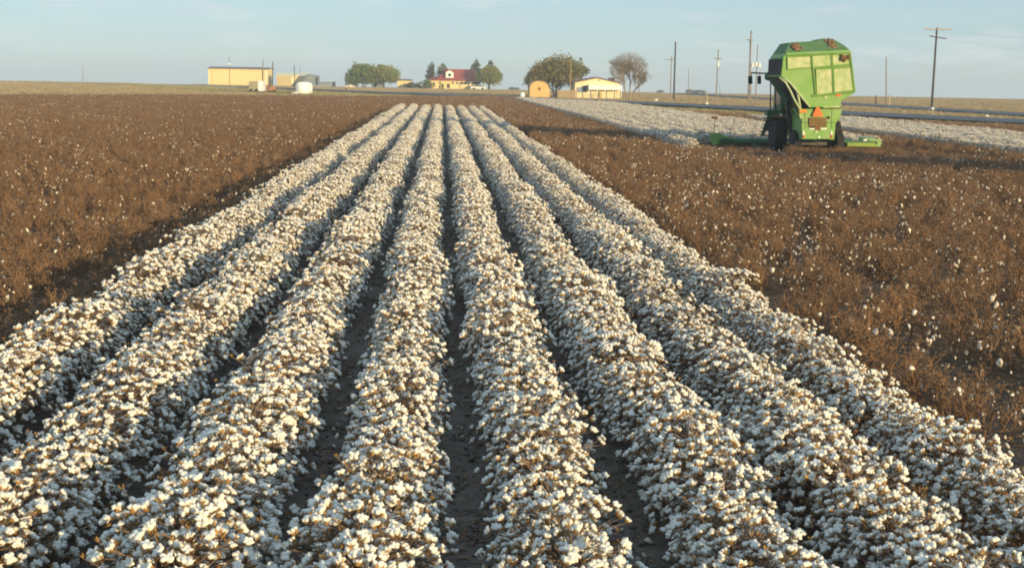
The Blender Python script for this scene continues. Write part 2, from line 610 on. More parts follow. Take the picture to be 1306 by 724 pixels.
def scatter(name, pts, rots, scl, idx, coll, label, cat):
    """stuff object: points carrying a rotation, a scale and a form, instanced by geometry nodes"""
    me = bpy.data.meshes.new(name)
    n = len(pts)
    me.vertices.add(n)
    me.vertices.foreach_set('co', np.asarray(pts, dtype=np.float32).ravel())
    a = me.attributes.new('rot', 'FLOAT_VECTOR', 'POINT')
    a.data.foreach_set('vector', np.asarray(rots, dtype=np.float32).ravel())
    a = me.attributes.new('scl', 'FLOAT_VECTOR', 'POINT')
    a.data.foreach_set('vector', np.asarray(scl, dtype=np.float32).ravel())
    a = me.attributes.new('form', 'INT', 'POINT')
    a.data.foreach_set('value', np.asarray(idx, dtype=np.int32).ravel())
    me.update()
    o = bpy.data.objects.new(name, me)
    COL.objects.link(o)
    g = bpy.data.node_groups.new(name + ' scatter', 'GeometryNodeTree')
    g.interface.new_socket('Geometry', in_out='INPUT', socket_type='NodeSocketGeometry')
    g.interface.new_socket('Geometry', in_out='OUTPUT', socket_type='NodeSocketGeometry')
    N = g.nodes
    gi, go = N.new('NodeGroupInput'), N.new('NodeGroupOutput')
    ip = N.new('GeometryNodeInstanceOnPoints')
    ci = N.new('GeometryNodeCollectionInfo')
    ci.inputs['Collection'].default_value = coll
    ci.inputs['Separate Children'].default_value = True
    ci.inputs['Reset Children'].default_value = True
    ip.inputs['Pick Instance'].default_value = True

    def na(nm, ty):
        x = N.new('GeometryNodeInputNamedAttribute')
        x.data_type = ty
        x.inputs['Name'].default_value = nm
        return x.outputs['Attribute']
    L = g.links
    L.new(gi.outputs[0], ip.inputs['Points'])
    L.new(ci.outputs[0], ip.inputs['Instance'])
    L.new(na('form', 'INT'), ip.inputs['Instance Index'])
    L.new(na('rot', 'FLOAT_VECTOR'), ip.inputs['Rotation'])
    L.new(na('scl', 'FLOAT_VECTOR'), ip.inputs['Scale'])
    L.new(ip.outputs[0], go.inputs[0])
    md = o.modifiers.new('scatter', 'NODES')
    md.node_group = g
    return tag(o, label, cat, None, 'stuff')


C2W = np.array(ROT)


def inview(x, y, z, mpx=40, m=2.5):
    """photo-pixel test with a margin, vectorised"""
    p = np.stack([x, y, np.full_like(x, z) - CAM.z], 1) @ C2W
    d = np.maximum(-p[:, 2], .01)
    px, py = CX + F * p[:, 0] / d, CY - F * p[:, 1] / d
    mm = m * F / d + mpx
    return (px > -mm) & (px < 1306 + mm) & (py < 724 + mm)


# ---- the eight standing rows
ROWS = [-3.56, -2.45, -1.36, -.33, .665, 1.67, 2.64, 3.53]
ROW_SIZE = [.98, .98, .98, .98, .98, .97, .94, .88]
ROW_WIDE = [1.13, 1.13, 1.11, 1.04, 1.04, 1.08, 1.06, 1.02]


def row_wide(k, y):
    return ROW_WIDE[k] * (1 - .15 * min(1, max(0, (y - 11) / 24)))


ROW_LABEL = [
    'white cotton plant in the standing row farthest from the green stripper',
    'white cotton plant in the second row counted from the side away from the stripper',
    'white cotton plant in the third row counted from the side away from the stripper',
    'white cotton plant beside the central furrow, on its side away from the stripper',
    'white cotton plant beside the central furrow, on its side towards the stripper',
    'white cotton plant in the third row counted from the stripper side',
    'white cotton plant in the second row counted from the stripper side',
    'white cotton plant in the standing row nearest the green stripper',
]
allp = []
for k, x0 in enumerate(ROWS):
    y = 4.6 + rng.uniform(0, .1)
    ph = rng.uniform(0, 6)
    while y < 127.5 + rng.uniform(-.6, .6):
        wob = .035 * math.sin(y * .9 + ph) + .03 * math.sin(y * .31 + 2 * ph)
        vig = ROW_SIZE[k] * (1 + .035 * math.sin(y * 1.7 + 3 * ph) + .04 * math.sin(y * .53 + ph))
        if not (rng.random() < .015):
            allp.append((x0 + wob + rng.gauss(0, .025), y, k, rng.uniform(0, 6.283), vig * rng.uniform(.84, 1.13), rng.randrange(NPV)))
        y += .20 * rng.uniform(.75, 1.25)
vis = []
for i, (x, y, k, a, s, v) in enumerate(allp):
    px, py = proj((x, y, .45))
    if -25 < px < 1331 and py < 745:
        vis.append((y, i))
vis.sort()
solo = [i for _, i in vis[:300]]
solo_set = set(solo)
BOLL_PLANTS = 16
for n, i in enumerate(solo):
    x, y, k, a, s, v = allp[i]
    t = thing('cotton_plant', (x, y, .012), ROW_LABEL[k], 'cotton plant', 'cotton plants of standing row %s' % ('one', 'two', 'three', 'four', 'five', 'six', 'seven', 'eight')[k], a)
    t.scale = (s * row_wide(k, y), s * row_wide(k, y), s)
    st = bpy.data.objects.new('stem', PV[v]['stem'])
    COL.objects.link(st)
    st.parent = t
    if n < BOLL_PLANTS:
        for b, p, q, sc in PV[v]['bolls']:
            bo = bpy.data.objects.new('boll', BOLL_ME[b])
            COL.objects.link(bo)
            bo.parent = t
            bo.matrix_local = Matrix.Translation(p) @ (q * sc).to_4x4()
    else:
        c = bpy.data.objects.new('cotton_crown', PV[v]['crown'])
        COL.objects.link(c)
        c.parent = t
plant_coll = hidden_collection('plant', [p['full'] for p in PV])
rest = [q for i, q in enumerate(allp) if i not in solo_set]
scatter('standing_cotton', [(q[0], q[1], .012) for q in rest], [(0, 0, q[3]) for q in rest], [(q[4] * row_wide(q[2], q[1]), q[4] * row_wide(q[2], q[1]), q[4]) for q in rest], [q[5] for q in rest], plant_coll,
        'eight long rows of ripe white cotton running to the far field end', 'cotton')

# ---- cotton not yet stripped, around the green machine
far = []


def strip_a(x):
    """near and far end of the strip ahead of and beside the machine"""
    return (61.0 if x < 11.8 else 67.5), 205 - (x - 10.6) * 2.6


B0, B1, BY0, BY1 = 25.0, 33.6, 33.0, 114.0
for j in range(-60, 60):
    x0 = S0 + (j + .5) * 1.016
    if 10.4 < x0 < 21.4:
        y0, y1 = strip_a(x0)
    elif B0 < x0 < B1:
        y0, y1 = BY0, BY1
    else:
        continue
    y = y0 + rng.uniform(0, .3)
    while y < y1:
        far.append((x0 + rng.gauss(0, .05), y, rng.uniform(0, 6.283), rng.uniform(.72, 1.0), rng.randrange(NPV)))
        y += .235 * rng.uniform(.75, 1.25) * (1 if y < 120 else 1.2)
fa = np.array(far)
keep = inview(fa[:, 0], fa[:, 1], .4)
far = [q for q, kk in zip(far, keep) if kk]
scatter('distant_cotton', [(q[0], q[1], .012) for q in far], [(0, 0, q[2]) for q in far], [(q[3],) * 3 for q in far], [q[4] for q in far], plant_coll,
        'band of unpicked white cotton behind the green stripper', 'cotton')

# ---- stripped stalks
NSV = 8


def stalk_variant(k):
    """one metre of row: bare forked stalks with empty burs"""
    r = random.Random(900 + k)
    mb = MB()
    for i in range(13):
        bx, by = r.gauss(0, .13), -.5 + (i + r.uniform(.1, .9)) / 13
        h = r.uniform(.28, .47)
        ln = Vector((r.gauss(0, .06), r.gauss(0, .06), 0))
        b0 = Vector((bx, by, -.01))
        top = b0 + ln + Vector((0, 0, h))
        mid = b0 + ln * .35 + Vector((0, 0, h * .5))
        mb.tube([b0, mid, top], [.007, .0055, .003], 3, 0, False)
        for j in range(r.randint(12, 17)):
            u = r.uniform(.12, .95)
            p = b0.lerp(mid, u * 2) if u < .5 else mid.lerp(top, u * 2 - 1)
            a = r.uniform(0, 6.283)
            L = r.uniform(.10, .25) * (1.15 - u * .6)
            d = Vector((math.cos(a) * r.uniform(.4, 1), math.sin(a) * r.uniform(.4, 1), r.uniform(.8, 1.9))).normalized()
            q1 = p + d * L * .55
            q2 = q1 + (d + Vector((r.gauss(0, .4), r.gauss(0, .4), r.gauss(.1, .4)))).normalized() * L * .5
            mb.tube([p, q1, q2], [.0033, .0027, .0018], 3, 0, False)
            if r.random() < .6:
                for t in range(4):
                    aa = 1.57 * t + a
                    c, s_ = math.cos(aa), math.sin(aa)
                    mb.add([q2, q2 + Vector((.016 * c - .008 * s_, .016 * s_ + .008 * c, .008)), q2 + Vector((.026 * c, .026 * s_, .022)), q2 + Vector((.016 * c + .008 * s_, .016 * s_ - .008 * c, .008))],
                           [(0, 1, 2, 3)], 1)
    for i in range(110):                       # litter: broken twigs and leaf trash
        x, y = r.gauss(0, .27), r.uniform(-.5, .5)
        a = r.uniform(0, 3.14)
        L = r.uniform(.04, .16)
        z = r.uniform(.01, .05)
        d = Vector((math.cos(a), math.sin(a), r.uniform(-.1, .5))) * L
        p = Vector((x, y, z))
        mb.tube([p, p + d], [.004, .003], 3, r.choice((0, 0, 1)), False)
    return mesh_from('stalk_form', mb.v, mb.f, mb.m, [M['stalk'], M['stalkbur']], False)


stalk_coll = hidden_collection('stalk', [stalk_variant(k) for k in range(NSV)])


def inside(poly, x, y):
    c = np.zeros(len(x), bool)
    n = len(poly)
    for i in range(n):
        x0, y0 = poly[i]
        x1, y1 = poly[(i + 1) % n]
        hit = ((y0 > y) != (y1 > y)) & (x < (x1 - x0) * (y - y0) / (y1 - y0 + 1e-12) + x0)
        c ^= hit
    return c


def standing(x, y):
    a = (x > 10.2) & (x < 21.5) & (y > np.where(x < 11.9, 60.5, 67)) & (y < 205 - (x - 10.6) * 2.6)
    b = (x > B0 - .3) & (x < B1 + .3) & (y > BY0 - .5) & (y < BY1 + .5)
    return a | b


SX, SY = [], []
for j in range(-140, 80):
    x0 = S0 + (j + .5) * 1.016
    yy = np.arange(5, 252, 1.0) + nrs.uniform(-.3, .3, 247)
    SX.append(np.full(247, x0) + nrs.normal(0, .16, 247))
    SY.append(yy)
SX, SY = np.concatenate(SX), np.concatenate(SY)
k_ = inside(FIELD, SX, SY) & ~((np.abs(SX - S0) < 4.3) & (SY < 132.5)) & ~standing(SX, SY) & inview(SX, SY, .3)
k_ &= ~((np.abs(SX - 16.2) < 1.7) & (SY > 60.2) & (SY < 67.5))
SX, SY = SX[k_], SY[k_]


def stalks(name, sel, label):
    x, y = SX[sel], SY[sel]
    n = len(x)
    rz = np.where(nrs.rand(n) < .5, 0, math.pi) + nrs.normal(0, .12, n)
    rot = np.stack([np.zeros(n), np.zeros(n), rz], 1)
    s = nrs.uniform(.92, 1.10, n)
    near = (x > 11.5) & (x < 22.5) & (y > 54) & (y < 68.5)      # freshly run over by the machine, so lower
    sc = np.stack([s * nrs.uniform(1.2, 1.5, n), s, s * np.where(near, np.where((x > 14.5) & (x < 17.9), .95, .55), 1.0)], 1)
    scatter(name, np.stack([x, y, np.full(n, .008)], 1), rot, sc, nrs.randint(0, NSV, n), stalk_coll, label, 'stubble')


lf = (SX < -2)
stalks('stripped_stalks', lf, 'brown stripped cotton stalks on the wide open side away from the stripper')
stalks('stripped_stalks', ~lf, 'brown stripped cotton stalks between the white rows and the green stripper')

# ---- loose lint hanging in the stalks
SCV = []
for k in range(6):
    r = random.Random(50 + k)
    v = ICO2_V.copy() * (1 + .28 * np.random.RandomState(k + 40).randn(len(ICO2_V)))[:, None]
    v = v * np.array((r.uniform(.5, .9), r.uniform(.5, .9), r.uniform(.7, 2.0))) * .022
    SCV.append(mesh_from('scrap_form', v, ICO2_F, [0] * len(ICO2_F), [M['scrap']]))
scrap_coll = hidden_collection('scrap', SCV)
NL = 60000
lx, ly = nrs.uniform(-75, 60, NL * 6), nrs.uniform(6, 250, NL * 6)
k_ = inside(FIELD, lx, ly) & ~((np.abs(lx - S0) < 4.2) & (ly < 133)) & ~standing(lx, ly) & inview(lx, ly, .3)
dens = np.where(lx > 0, .95, .62) * (.55 + .45 * np.sin(lx * .9 + 1.3 * np.sin(ly * .23)) * np.sin(ly * .37 + lx * .2))
k_ &= nrs.rand(len(lx)) < dens
lx, ly = lx[k_], ly[k_]
# a share of the scraps hangs in little clusters
cx = lx[:: 9].repeat(5) + nrs.normal(0, .09, len(lx[:: 9]) * 5)
cy = ly[:: 9].repeat(5) + nrs.normal(0, .09, len(ly[:: 9]) * 5)
lx, ly = np.concatenate([lx, cx]), np.concatenate([ly, cy])
ex, ey = nrs.uniform(3.8, 16, 2600), nrs.uniform(9, 42, 2600)
k_ = inside(FIELD, ex, ey) & (ex > 4.3) & inview(ex, ey, .3)
lx, ly = np.concatenate([lx, ex[k_]]), np.concatenate([ly, ey[k_]])
n = len(lx)
lz = nrs.uniform(.18, .47, n)
lz = np.where((lx > 11.5) & (lx < 22.5) & (ly > 54) & (ly < 68.5), lz * .4, lz)
ls = np.minimum(np.exp(nrs.normal(-.52, .48, n)), 1.5)
scatter('scattered_lint', np.stack([lx, ly, lz], 1), nrs.uniform(-1.2, 1.2, (n, 3)) * np.array((.6, .6, 3)), np.stack([ls] * 3, 1), nrs.randint(0, 6, n), scrap_coll,
        'scraps of white lint left hanging in the brown stalks', 'lint')

# ---- twigs, leaf scraps and clods on the bare soil
LV = []
for k in range(6):
    r = random.Random(640 + k)
    mb = MB()
    for i in range(26):
        p = Vector((r.gauss(0, .16), r.gauss(0, .16), r.uniform(.004, .02)))
        a = r.uniform(0, 6.283)
        t_ = r.random()
        if t_ < .45:
            L = r.uniform(.03, .16)
            mb.tube([p, p + Vector((math.cos(a), math.sin(a), r.uniform(-.02, .15))) * L], [.0028, .002], 3, 0, False)
        elif t_ < .72:
            c_, s_ = math.cos(a) * .018, math.sin(a) * .018
            mb.add([p + Vector((-c_, -s_, 0)), p + Vector((s_ * .7, -c_ * .7, .006)), p + Vector((c_, s_, r.uniform(0, .012))), p + Vector((-s_ * .7, c_ * .7, .004))], [(0, 1, 2, 3)], 1)
        else:
            q = r.uniform(.008, .028)
            v = ICO0_V * (1 + .22 * np.random.RandomState(k * 40 + i).randn(len(ICO0_V)))[:, None] * q * np.array((1, 1, .6))
            mb.add([tuple(x) for x in v + np.array(p)], ICO0_F, 2)
    LV.append(mesh_from('litter_form', mb.v, mb.f, mb.m, [M['twig'], M['bur'], M['furrow']], False))
litter_coll = hidden_collection('litter', LV)
NQ = 9000
qx, qy = nrs.uniform(-9, 14, NQ), 6 + 40 * nrs.rand(NQ) ** 1.6
k_ = inview(qx, qy, 0.)
qx, qy = qx[k_], qy[k_]
n = len(qx)
scatter('plant_litter', np.stack([qx, qy, np.full(n, .013)], 1), np.stack([np.zeros(n), np.zeros(n), nrs.uniform(0, 6.28, n)], 1), np.stack([nrs.uniform(.7, 1.2, n)] * 3, 1),
        nrs.randint(0, 6, n), litter_coll, 'twigs, leaf scraps and small clods lying on the dark furrow soil', 'litter')
fx_ = np.concatenate([np.full(70, f) for f in (-3.0, -1.9, -.84, .167, 1.16, 2.15, 3.08)]) + nrs.normal(0, .10, 490)
fy_ = 6 + 40 * nrs.rand(490) ** 1.5
scatter('fallen_lint', np.stack([fx_, fy_, np.full(490, .03)], 1), nrs.uniform(-3, 3, (490, 3)), np.stack([nrs.uniform(.5, 1.1, 490)] * 3, 1), nrs.randint(0, 6, 490), scrap_coll,
        'tufts of white lint fallen onto the furrow soil', 'lint')

# ---- rough grass beyond the field
GV = []
for k, m in enumerate((M['drygrass'], M['drygrass'], M['drygrass'], M['greengrass'], M['greengrass'])):
    r = random.Random(70 + k)
    mb = MB()
    for i in range(60):
        x, y = r.gauss(0, .55), r.gauss(0, .35)
        a = r.uniform(0, 3.14)
        h = r.uniform(.05, .22)
        wv = .05
        c, s_ = math.cos(a) * wv, math.sin(a) * wv
        lx_, ly_ = r.gauss(0, .1), r.gauss(0, .1)
        mb.add([(x - c, y - s_, 0), (x + c, y + s_, 0), (x + lx_, y + ly_, h)], [(0, 1, 2)])
    GV.append(mesh_from('tuft_form', mb.v, mb.f, mb.m, [m], False))
grass_coll = hidden_collection('tuft', GV)
gx, gy = nrs.uniform(-170, 185, 60000), nrs.uniform(100, 430, 60000)
rdx = np.interp(gy, [35, 98, 125, 153, 180, 207, 299, 361, 430], [100, 66, 53, 43, 36, 26, -20, -50, -85])
k_ = ~inside(FIELD, gx, gy) & inview(gx, gy, .2, 20, 2) & (np.abs(gx - rdx) > 10) & (np.abs(gx - 69.5) > 7)
gx, gy, rdx = gx[k_], gy[k_], rdx[k_]
n = len(gx)
green = (np.abs(gx - rdx) < 40) & (nrs.rand(n) < .55) & (gx < rdx + 6)
scatter('dry_grass', np.stack([gx, gy, np.full(n, .004)], 1), np.stack([np.zeros(n), np.zeros(n), nrs.uniform(0, 6.28, n)], 1), np.stack([nrs.uniform(.7, 1.5, n)] * 3, 1),
        np.where(green, nrs.randint(3, 5, n), nrs.randint(0, 3, n)), grass_coll, 'rough dry grass tufts between the field and the farm buildings', 'grass')

# ---- the evening air
mb = MB()
mb.box(-2600, 2600, -320, 2600, -17, 16)
haze = mb.build('haze', [])
hm = bpy.data.materials.new('pale air')
hm.use_nodes = True
ht = hm.node_tree
ht.nodes.clear()
ho = ht.nodes.new('ShaderNodeOutputMaterial')
hv = ht.nodes.new('ShaderNodeVolumePrincipled')
hv.inputs['Color'].default_value = (.74, .84, .96, 1)
hv.inputs['Density'].default_value = .00045
hv.inputs['Anisotropy'].default_value = 0.0
ht.links.new(hv.outputs['Volume'], ho.inputs['Volume'])
haze.data.materials.append(hm)
tag(haze, 'thin pale haze that softens the far farm buildings', 'haze', None, 'stuff')

# ================================================================== the cotton stripper
HY = 60.0
T = thing('cotton_stripper', (P(1043, 180, HY).x, HY, 0), 'tall green cotton stripper with a tilted screened basket, seen from behind', 'harvester')


def Q(px, py, d=HY):
    p = P(px, py, d)
    return (p.x, p.z)


def poly(name, pts, d, thick, m, parent=T, bevel=0.0, smooth=False):
    mb = MB()
    mb.quadxz([Q(a, b, d) for a, b in pts], d, d + thick)
    return mb.build(name, m, parent, smooth, bevel=bevel)


# basket: rear wall, then a sloping shoulder up to the lid; closed on all sides
rear = [(999, 72), (1003, 67.5), (1083, 64), (1086, 66), (1091, 118), (1073, 129), (1072, 137.3), (1033, 137.3), (1012, 113), (996, 98)]
top0 = [(1001, 66), (1009, 53.5), (1047, 51.5), (1056, 48.2), (1069, 48.8), (1080, 57), (1086, 64)]
BD = 2.4
mb = MB()
fr = [(*Q(a, b),) for a, b in rear]
R0 = [(x, HY, z) for x, z in fr]
xs = [x for x, z in fr]
cxm = sum(xs) / len(xs)
R1 = [(x, HY + BD, z) for x, z in fr]
mb.loft([R0, R1])
for i_ in (7, 8):                 # faces coloured dark to stand for the shaded opening under the funnel
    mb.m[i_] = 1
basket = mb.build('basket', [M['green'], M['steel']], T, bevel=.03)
mb = MB()
lid = [Q(a, b, HY) for a, b in [(1002, 68), (1011, 54), (1047, 52), (1056, 48.6), (1069, 49.2), (1079, 57), (1084.5, 64.5)]]
L0 = []
z_lo = [Q(1002, 68.4)[1], Q(1084.5, 64.6)[1]]
x_lo = [lid[0][0], lid[-1][0]]
for i, (x, z) in enumerate(lid):
    u = (x - x_lo[0]) / (x_lo[1] - x_lo[0])
    zb = z_lo[0] + u * (z_lo[1] - z_lo[0])
    L0.append((x, HY + .02 + .9 * min(1, (z - zb) / .6), z))
base = [(x, HY + .02, z_lo[0] + (x - x_lo[0]) / (x_lo[1] - x_lo[0]) * (z_lo[1] - z_lo[0])) for x, z in lid]
back = [(x, HY + BD - .1, z * 0.995) for x, z in lid]
backb = [(x, HY + BD - .05, b[2]) for (x, z), b in zip(lid, base)]
n = len(lid)
vs = base + L0 + back + backb
fs = []
for r_ in range(3):
    for i in range(n - 1):
        a = r_ * n + i
        fs.append((a, a + 1, a + 1 + n, a + n))
for e in (0, n - 1):
    fs.append((e, n + e, 2 * n + e, 3 * n + e))
mb.add(vs, fs)
mb.build('basket_lid', M['greenshade'], T)
# side screen of the basket, its shade put into the near-black colour
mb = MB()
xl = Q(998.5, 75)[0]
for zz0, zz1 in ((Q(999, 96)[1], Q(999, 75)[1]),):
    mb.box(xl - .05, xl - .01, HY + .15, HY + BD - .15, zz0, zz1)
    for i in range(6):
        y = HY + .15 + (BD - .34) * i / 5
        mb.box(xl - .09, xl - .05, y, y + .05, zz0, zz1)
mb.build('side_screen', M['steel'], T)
# pale mesh panels with frame bars
for pts in ([(1004, 73.5), (1034, 71.5), (1034.6, 86), (1004.5, 88.5)], [(1035.8, 71.4), (1059.6, 70), (1060.2, 84), (1036.4, 86)],
            [(1061.6, 70), (1082.5, 68.8), (1083.6, 82), (1062.2, 84)], [(1040.5, 88.6), (1061, 87.4), (1062.2, 118.4), (1041.8, 121.2)],
            [(1063, 87.3), (1084.6, 86), (1089, 115), (1064.2, 118.4)]):
    p = poly('screen_panel', pts, HY - .035, .03, M['screen'])
    mb = MB()
    qs = [Vector((Q(a, b, HY - .03)[0], HY - .05, Q(a, b, HY - .03)[1])) for a, b in pts]
    for i in range(4):
        mb.tube([qs[i], qs[(i + 1) % 4]], .02, 4)
    fr_ = mb.build('panel_frame', M['frame'], p, origin=T.location)
# welded ribs and band across the rear wall
mb = MB()
for a, b in (((1035.2, 71), (1040, 121)), ((1060.3, 70.5), (1063.8, 119)), ((1003, 70.5), (1084, 67)), ((1036, 87.3), (1084.5, 85)), ((1036, 122.5), (1090, 117)), ((1084, 67), (1090, 117))):
    p0, p1 = Q(*a, HY - .02), Q(*b, HY - .02)
    mb.tube([(p0[0], HY - .02, p0[1]), (p1[0], HY - .02, p1[1])], .05, 4)
mb.build('wall_rib', M['green'], T)
# lower hopper lip and reflectors on the basket
poly('reflector', [(1066.5, 120.3), (1072, 119.8), (1072.2, 122.8), (1066.7, 123.2)], HY - .03, .03, M['orange'])
poly('lamp', [(1051.5, 123), (1055.5, 122.8), (1055.6, 125.6), (1051.6, 125.8)], HY - .03, .03, M['screen'])

# rear body
poly('rear_body', [(1019, 139), (1074.5, 139), (1070.5, 153), (1066, 157), (1064, 178.5), (1022, 178.5), (1022.5, 152)], HY + .1, 2.4, M['green'], bevel=.03)
poly('neck', [(1033, 135), (1072, 135), (1072, 141), (1033, 141)], HY + .35, 1.8, M['darkgreen'])
g = poly('grille', [(1031.5, 150), (1054.5, 150), (1054.5, 162), (1031.5, 162)], HY + .05, .05, M['grille'])
mb = MB()
for i in range(9):
    a = Q(1032, 151 + i * 1.3, HY + .03)
    b = Q(1054, 151 + i * 1.3, HY + .03)
    mb.tube([(a[0], HY + .04, a[1]), (b[0], HY + .04, b[1])], .012, 4)
mb.build('slat', M['rust'], g, origin=T.location)
poly('bumper', [(1022.5, 164.2), (1063.5, 164.2), (1063, 177.6), (1023, 177.6)], HY - .1, .18, M['green'], bevel=.02)
poly('reflector_strip', [(1032.5, 163.6), (1039, 163.4), (1039, 165.4), (1032.5, 165.6)], HY - .13, .03, M['whiteref'])
poly('reflector_strip', [(1047, 163.4), (1054.5, 163.4), (1054.5, 165.4), (1047, 165.6)], HY - .13, .03, M['whiteref'])
poly('hitch_plate', [(1039.5, 161), (1046, 161), (1046, 166), (1039.5, 166)], HY - .14, .04, M['rust'])
for x0 in (1024, 1059.6):
    poly('tail_light', [(x0, 172.5), (x0 + 2, 172.5), (x0 + 2, 175.6), (x0, 175.6)], HY - .13, .03, M['redref'])
    poly('marker_light', [(x0, 167.5), (x0 + 2, 167.5), (x0 + 2, 172.2), (x0, 172.2)], HY - .13, .03, M['whiteref'])
poly('marker_light', [(1040.2, 167.2), (1042.4, 167.2), (1042.4, 169.3), (1040.2, 169.3)], HY - .13, .03, M['whiteref'])
poly('marker_light', [(1043.6, 174), (1046, 174), (1046, 176.2), (1043.6, 176.2)], HY - .13, .03, M['whiteref'])
poly('warning_triangle', [(1041.3, 137.4), (1045, 137.4), (1049.6, 147.2), (1048.6, 148.6), (1037.6, 148.6), (1036.6, 147.2)], HY - .02, .03, M['orange'])
poly('amber_lamp', [(1019.5, 140.2), (1028.5, 139.6), (1029, 143.4), (1020, 144)], HY - .02, .1, M['amber'])
poly('filler_cap', [(1055.5, 148.5), (1058.5, 148.5), (1058.5, 151.6), (1055.5, 151.6)], HY + .04, .06, M['black'])
poly('bracket', [(1019, 145), (1023, 145), (1024, 151), (1021, 152)], HY + .02, .08, M['screen'])
poly('lift_rail', [(1050, 136.2), (1071, 135.4), (1071, 137.2), (1050, 138)], HY - .03, .06, M['screen'])


def wheel(cx, cy, r, wd, nm):
    t = MB()
    t.lathe_x([(cx - wd / 2, r * .62), (cx - wd / 2, r * .9), (cx - wd * .4, r * .98), (cx - wd * .2, r), (cx + wd * .2, r), (cx + wd * .4, r * .98), (cx + wd / 2, r * .9), (cx + wd / 2, r * .62)], cy, r)
    for k in range(22):                       # lugs
        a = 2 * math.pi * k / 22
        for s in (-1, 1):
            aa = a + (.14 if s > 0 else 0)
            c, sn = math.cos(aa), math.sin(aa)
            p0 = (cx + s * .02, cy + (r + .012) * c, r + (r + .012) * sn)
            c2, s2 = math.cos(aa + .1), math.sin(aa + .1)
            p1 = (cx + s * wd * .46, cy + (r + .006) * c2, r + (r + .006) * s2)
            t.tube([p0, p1], .022, 4)
    tyre = t.build('wheel', M['black'], T, smooth=False)
    h = MB()
    h.lathe_x([(cx - wd * .36, r * .12), (cx - wd * .36, r * .6), (cx - wd * .28, r * .63), (cx + wd * .28, r * .63), (cx + wd * .36, r * .6), (cx + wd * .36, r * .12)], cy, r, 20)
    h.build('rim', M['yellowgreen'], tyre, origin=T.location)


xc = T.location.x
wheel(Q(1068.5, 175, HY + 1.0)[0], HY + 1.0, .53, .34, 'rear')
wheel(Q(1014.5, 175, HY + 1.0)[0], HY + 1.0, .53, .34, 'rear')
wheel(Q(992, 170, HY + 4.2)[0], HY + 4.2, .76, .56, 'front')
wheel(Q(992, 170, HY + 4.2)[0] + 2.5, HY + 4.2, .76, .56, 'front')
mb = MB()
mb.box(Q(1010, 175, HY + 1)[0], Q(1072, 175, HY + 1)[0], HY + .93, HY + 1.07, .45, .6)
mb.build('rear_axle', M['steel'], T)
# main frame and dark bodywork ahead of the rear body
fx = Q(992, 170, HY + 4.2)[0]
mb = MB()
mb.box(fx + .40, fx + 2.15, HY + 2.5, HY + 5.2, .75, 1.65)
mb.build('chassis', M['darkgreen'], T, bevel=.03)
# fender over the big tyre
mb = MB()
r0, r1 = .84, .90
ring = []
for k in range(9):
    a = math.pi * (0.06 + .58 * k / 8)
    ring.append([(fx - .36, HY + 4.2 + r0 * math.cos(a), .76 + r0 * math.sin(a)), (fx + .36, HY + 4.2 + r0 * math.cos(a), .76 + r0 * math.sin(a)),
                 (fx + .36, HY + 4.2 + r1 * math.cos(a), .76 + r1 * math.sin(a)), (fx - .36, HY + 4.2 + r1 * math.cos(a), .76 + r1 * math.sin(a))])
mb.loft(ring)
mb.build('fender', M['rust'], T)
# cab, forward, mostly behind the basket
CYF = HY + 4.0
cl, crr = fx + .05, fx + 2.1
mb = MB()
mb.box(cl, crr, CYF, CYF + 1.6, 1.7, 3.35)
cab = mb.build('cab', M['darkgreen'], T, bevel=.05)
mb = MB()
mb.box(cl - .012, cl - .002, CYF + .2, CYF + 1.4, 2.1, 3.25)
mb.build('cab_window', M['glass'], cab, origin=T.location)
mb = MB()
mb.box(cl + .15, crr - .15, CYF - .012, CYF - .002, 2.2, 3.25)
mb.build('cab_window', M['glass'], cab, origin=T.location)
mb = MB()
mb.box(cl - .12, crr + .12, CYF - .12, CYF + 1.75, 3.352, 3.5)
mb.build('cab_roof', M['darkgreen'], cab, origin=T.location, bevel=.05)
# air ducts and hydraulic hoses rising to the basket
def px_tube(name, pts, d0, d1, rad, m, sides=8):
    mb = MB()
    n = len(pts)
    ps = []
    for i, (a, b) in enumerate(pts):
        d = d0 + (d1 - d0) * i / (n - 1)
        p = P(a, b, d)
        ps.append(p)
    mb.tube(ps, rad, sides)
    return mb.build(name, m, T, True)


px_tube('hose', [(994, 99), (1002, 105.5), (1008, 116), (1013, 127), (1020.5, 140)], HY - .05, HY - .02, .045, M['palesteel'])
px_tube('hose', [(999, 100), (1008, 106), (1016, 116), (1024, 126), (1033, 137)], HY - .08, HY - .04, .04, M['palesteel'])
px_tube('hose', [(1013, 112), (1017, 118), (1019, 128), (1021, 140)], HY - .02, HY + .0, .05, M['palesteel'])
px_tube('air_duct', [(979, 97), (985, 99), (992, 108), (1001, 122), (1008, 138), (1009, 152)], HY + 3.4, HY + 2.2, .20, M['darkgreen'], 12)
px_tube('air_duct', [(985, 98), (994, 102), (1003, 112), (1012, 128), (1016, 148)], HY + 2.4, HY + 1.4, .14, M['steel'], 12)
px_tube('air_duct', [(990, 97), (1002, 104), (1012, 118), (1020, 138)], HY + 1.6, HY + .9, .17, M['darkgreen'], 12)
px_tube('handrail', [(983, 101), (982.5, 140), (981, 160)], HY + 4.1, HY + 4.1, .03, M['steel'], 6)
px_tube('handrail', [(989, 108), (989, 141)], HY + 4.1, HY + 4.1, .03, M['steel'], 6)
poly('shade_panel', [(1003, 126), (1017, 140), (1022, 152), (1022, 178), (1008, 178), (1004, 150)], HY + 1.7, .1, M['steel'])  # dark sheet standing in for the shade beside the rear body
poly('platform', [(979, 140), (1004, 141), (1006, 150), (978, 148)], HY + 4.0, .5, M['darkgreen'])
poly('ladder_rail', [(979, 148), (983, 148), (974.5, 174), (970, 174)], HY + 4.0, .08, M['darkgreen'])
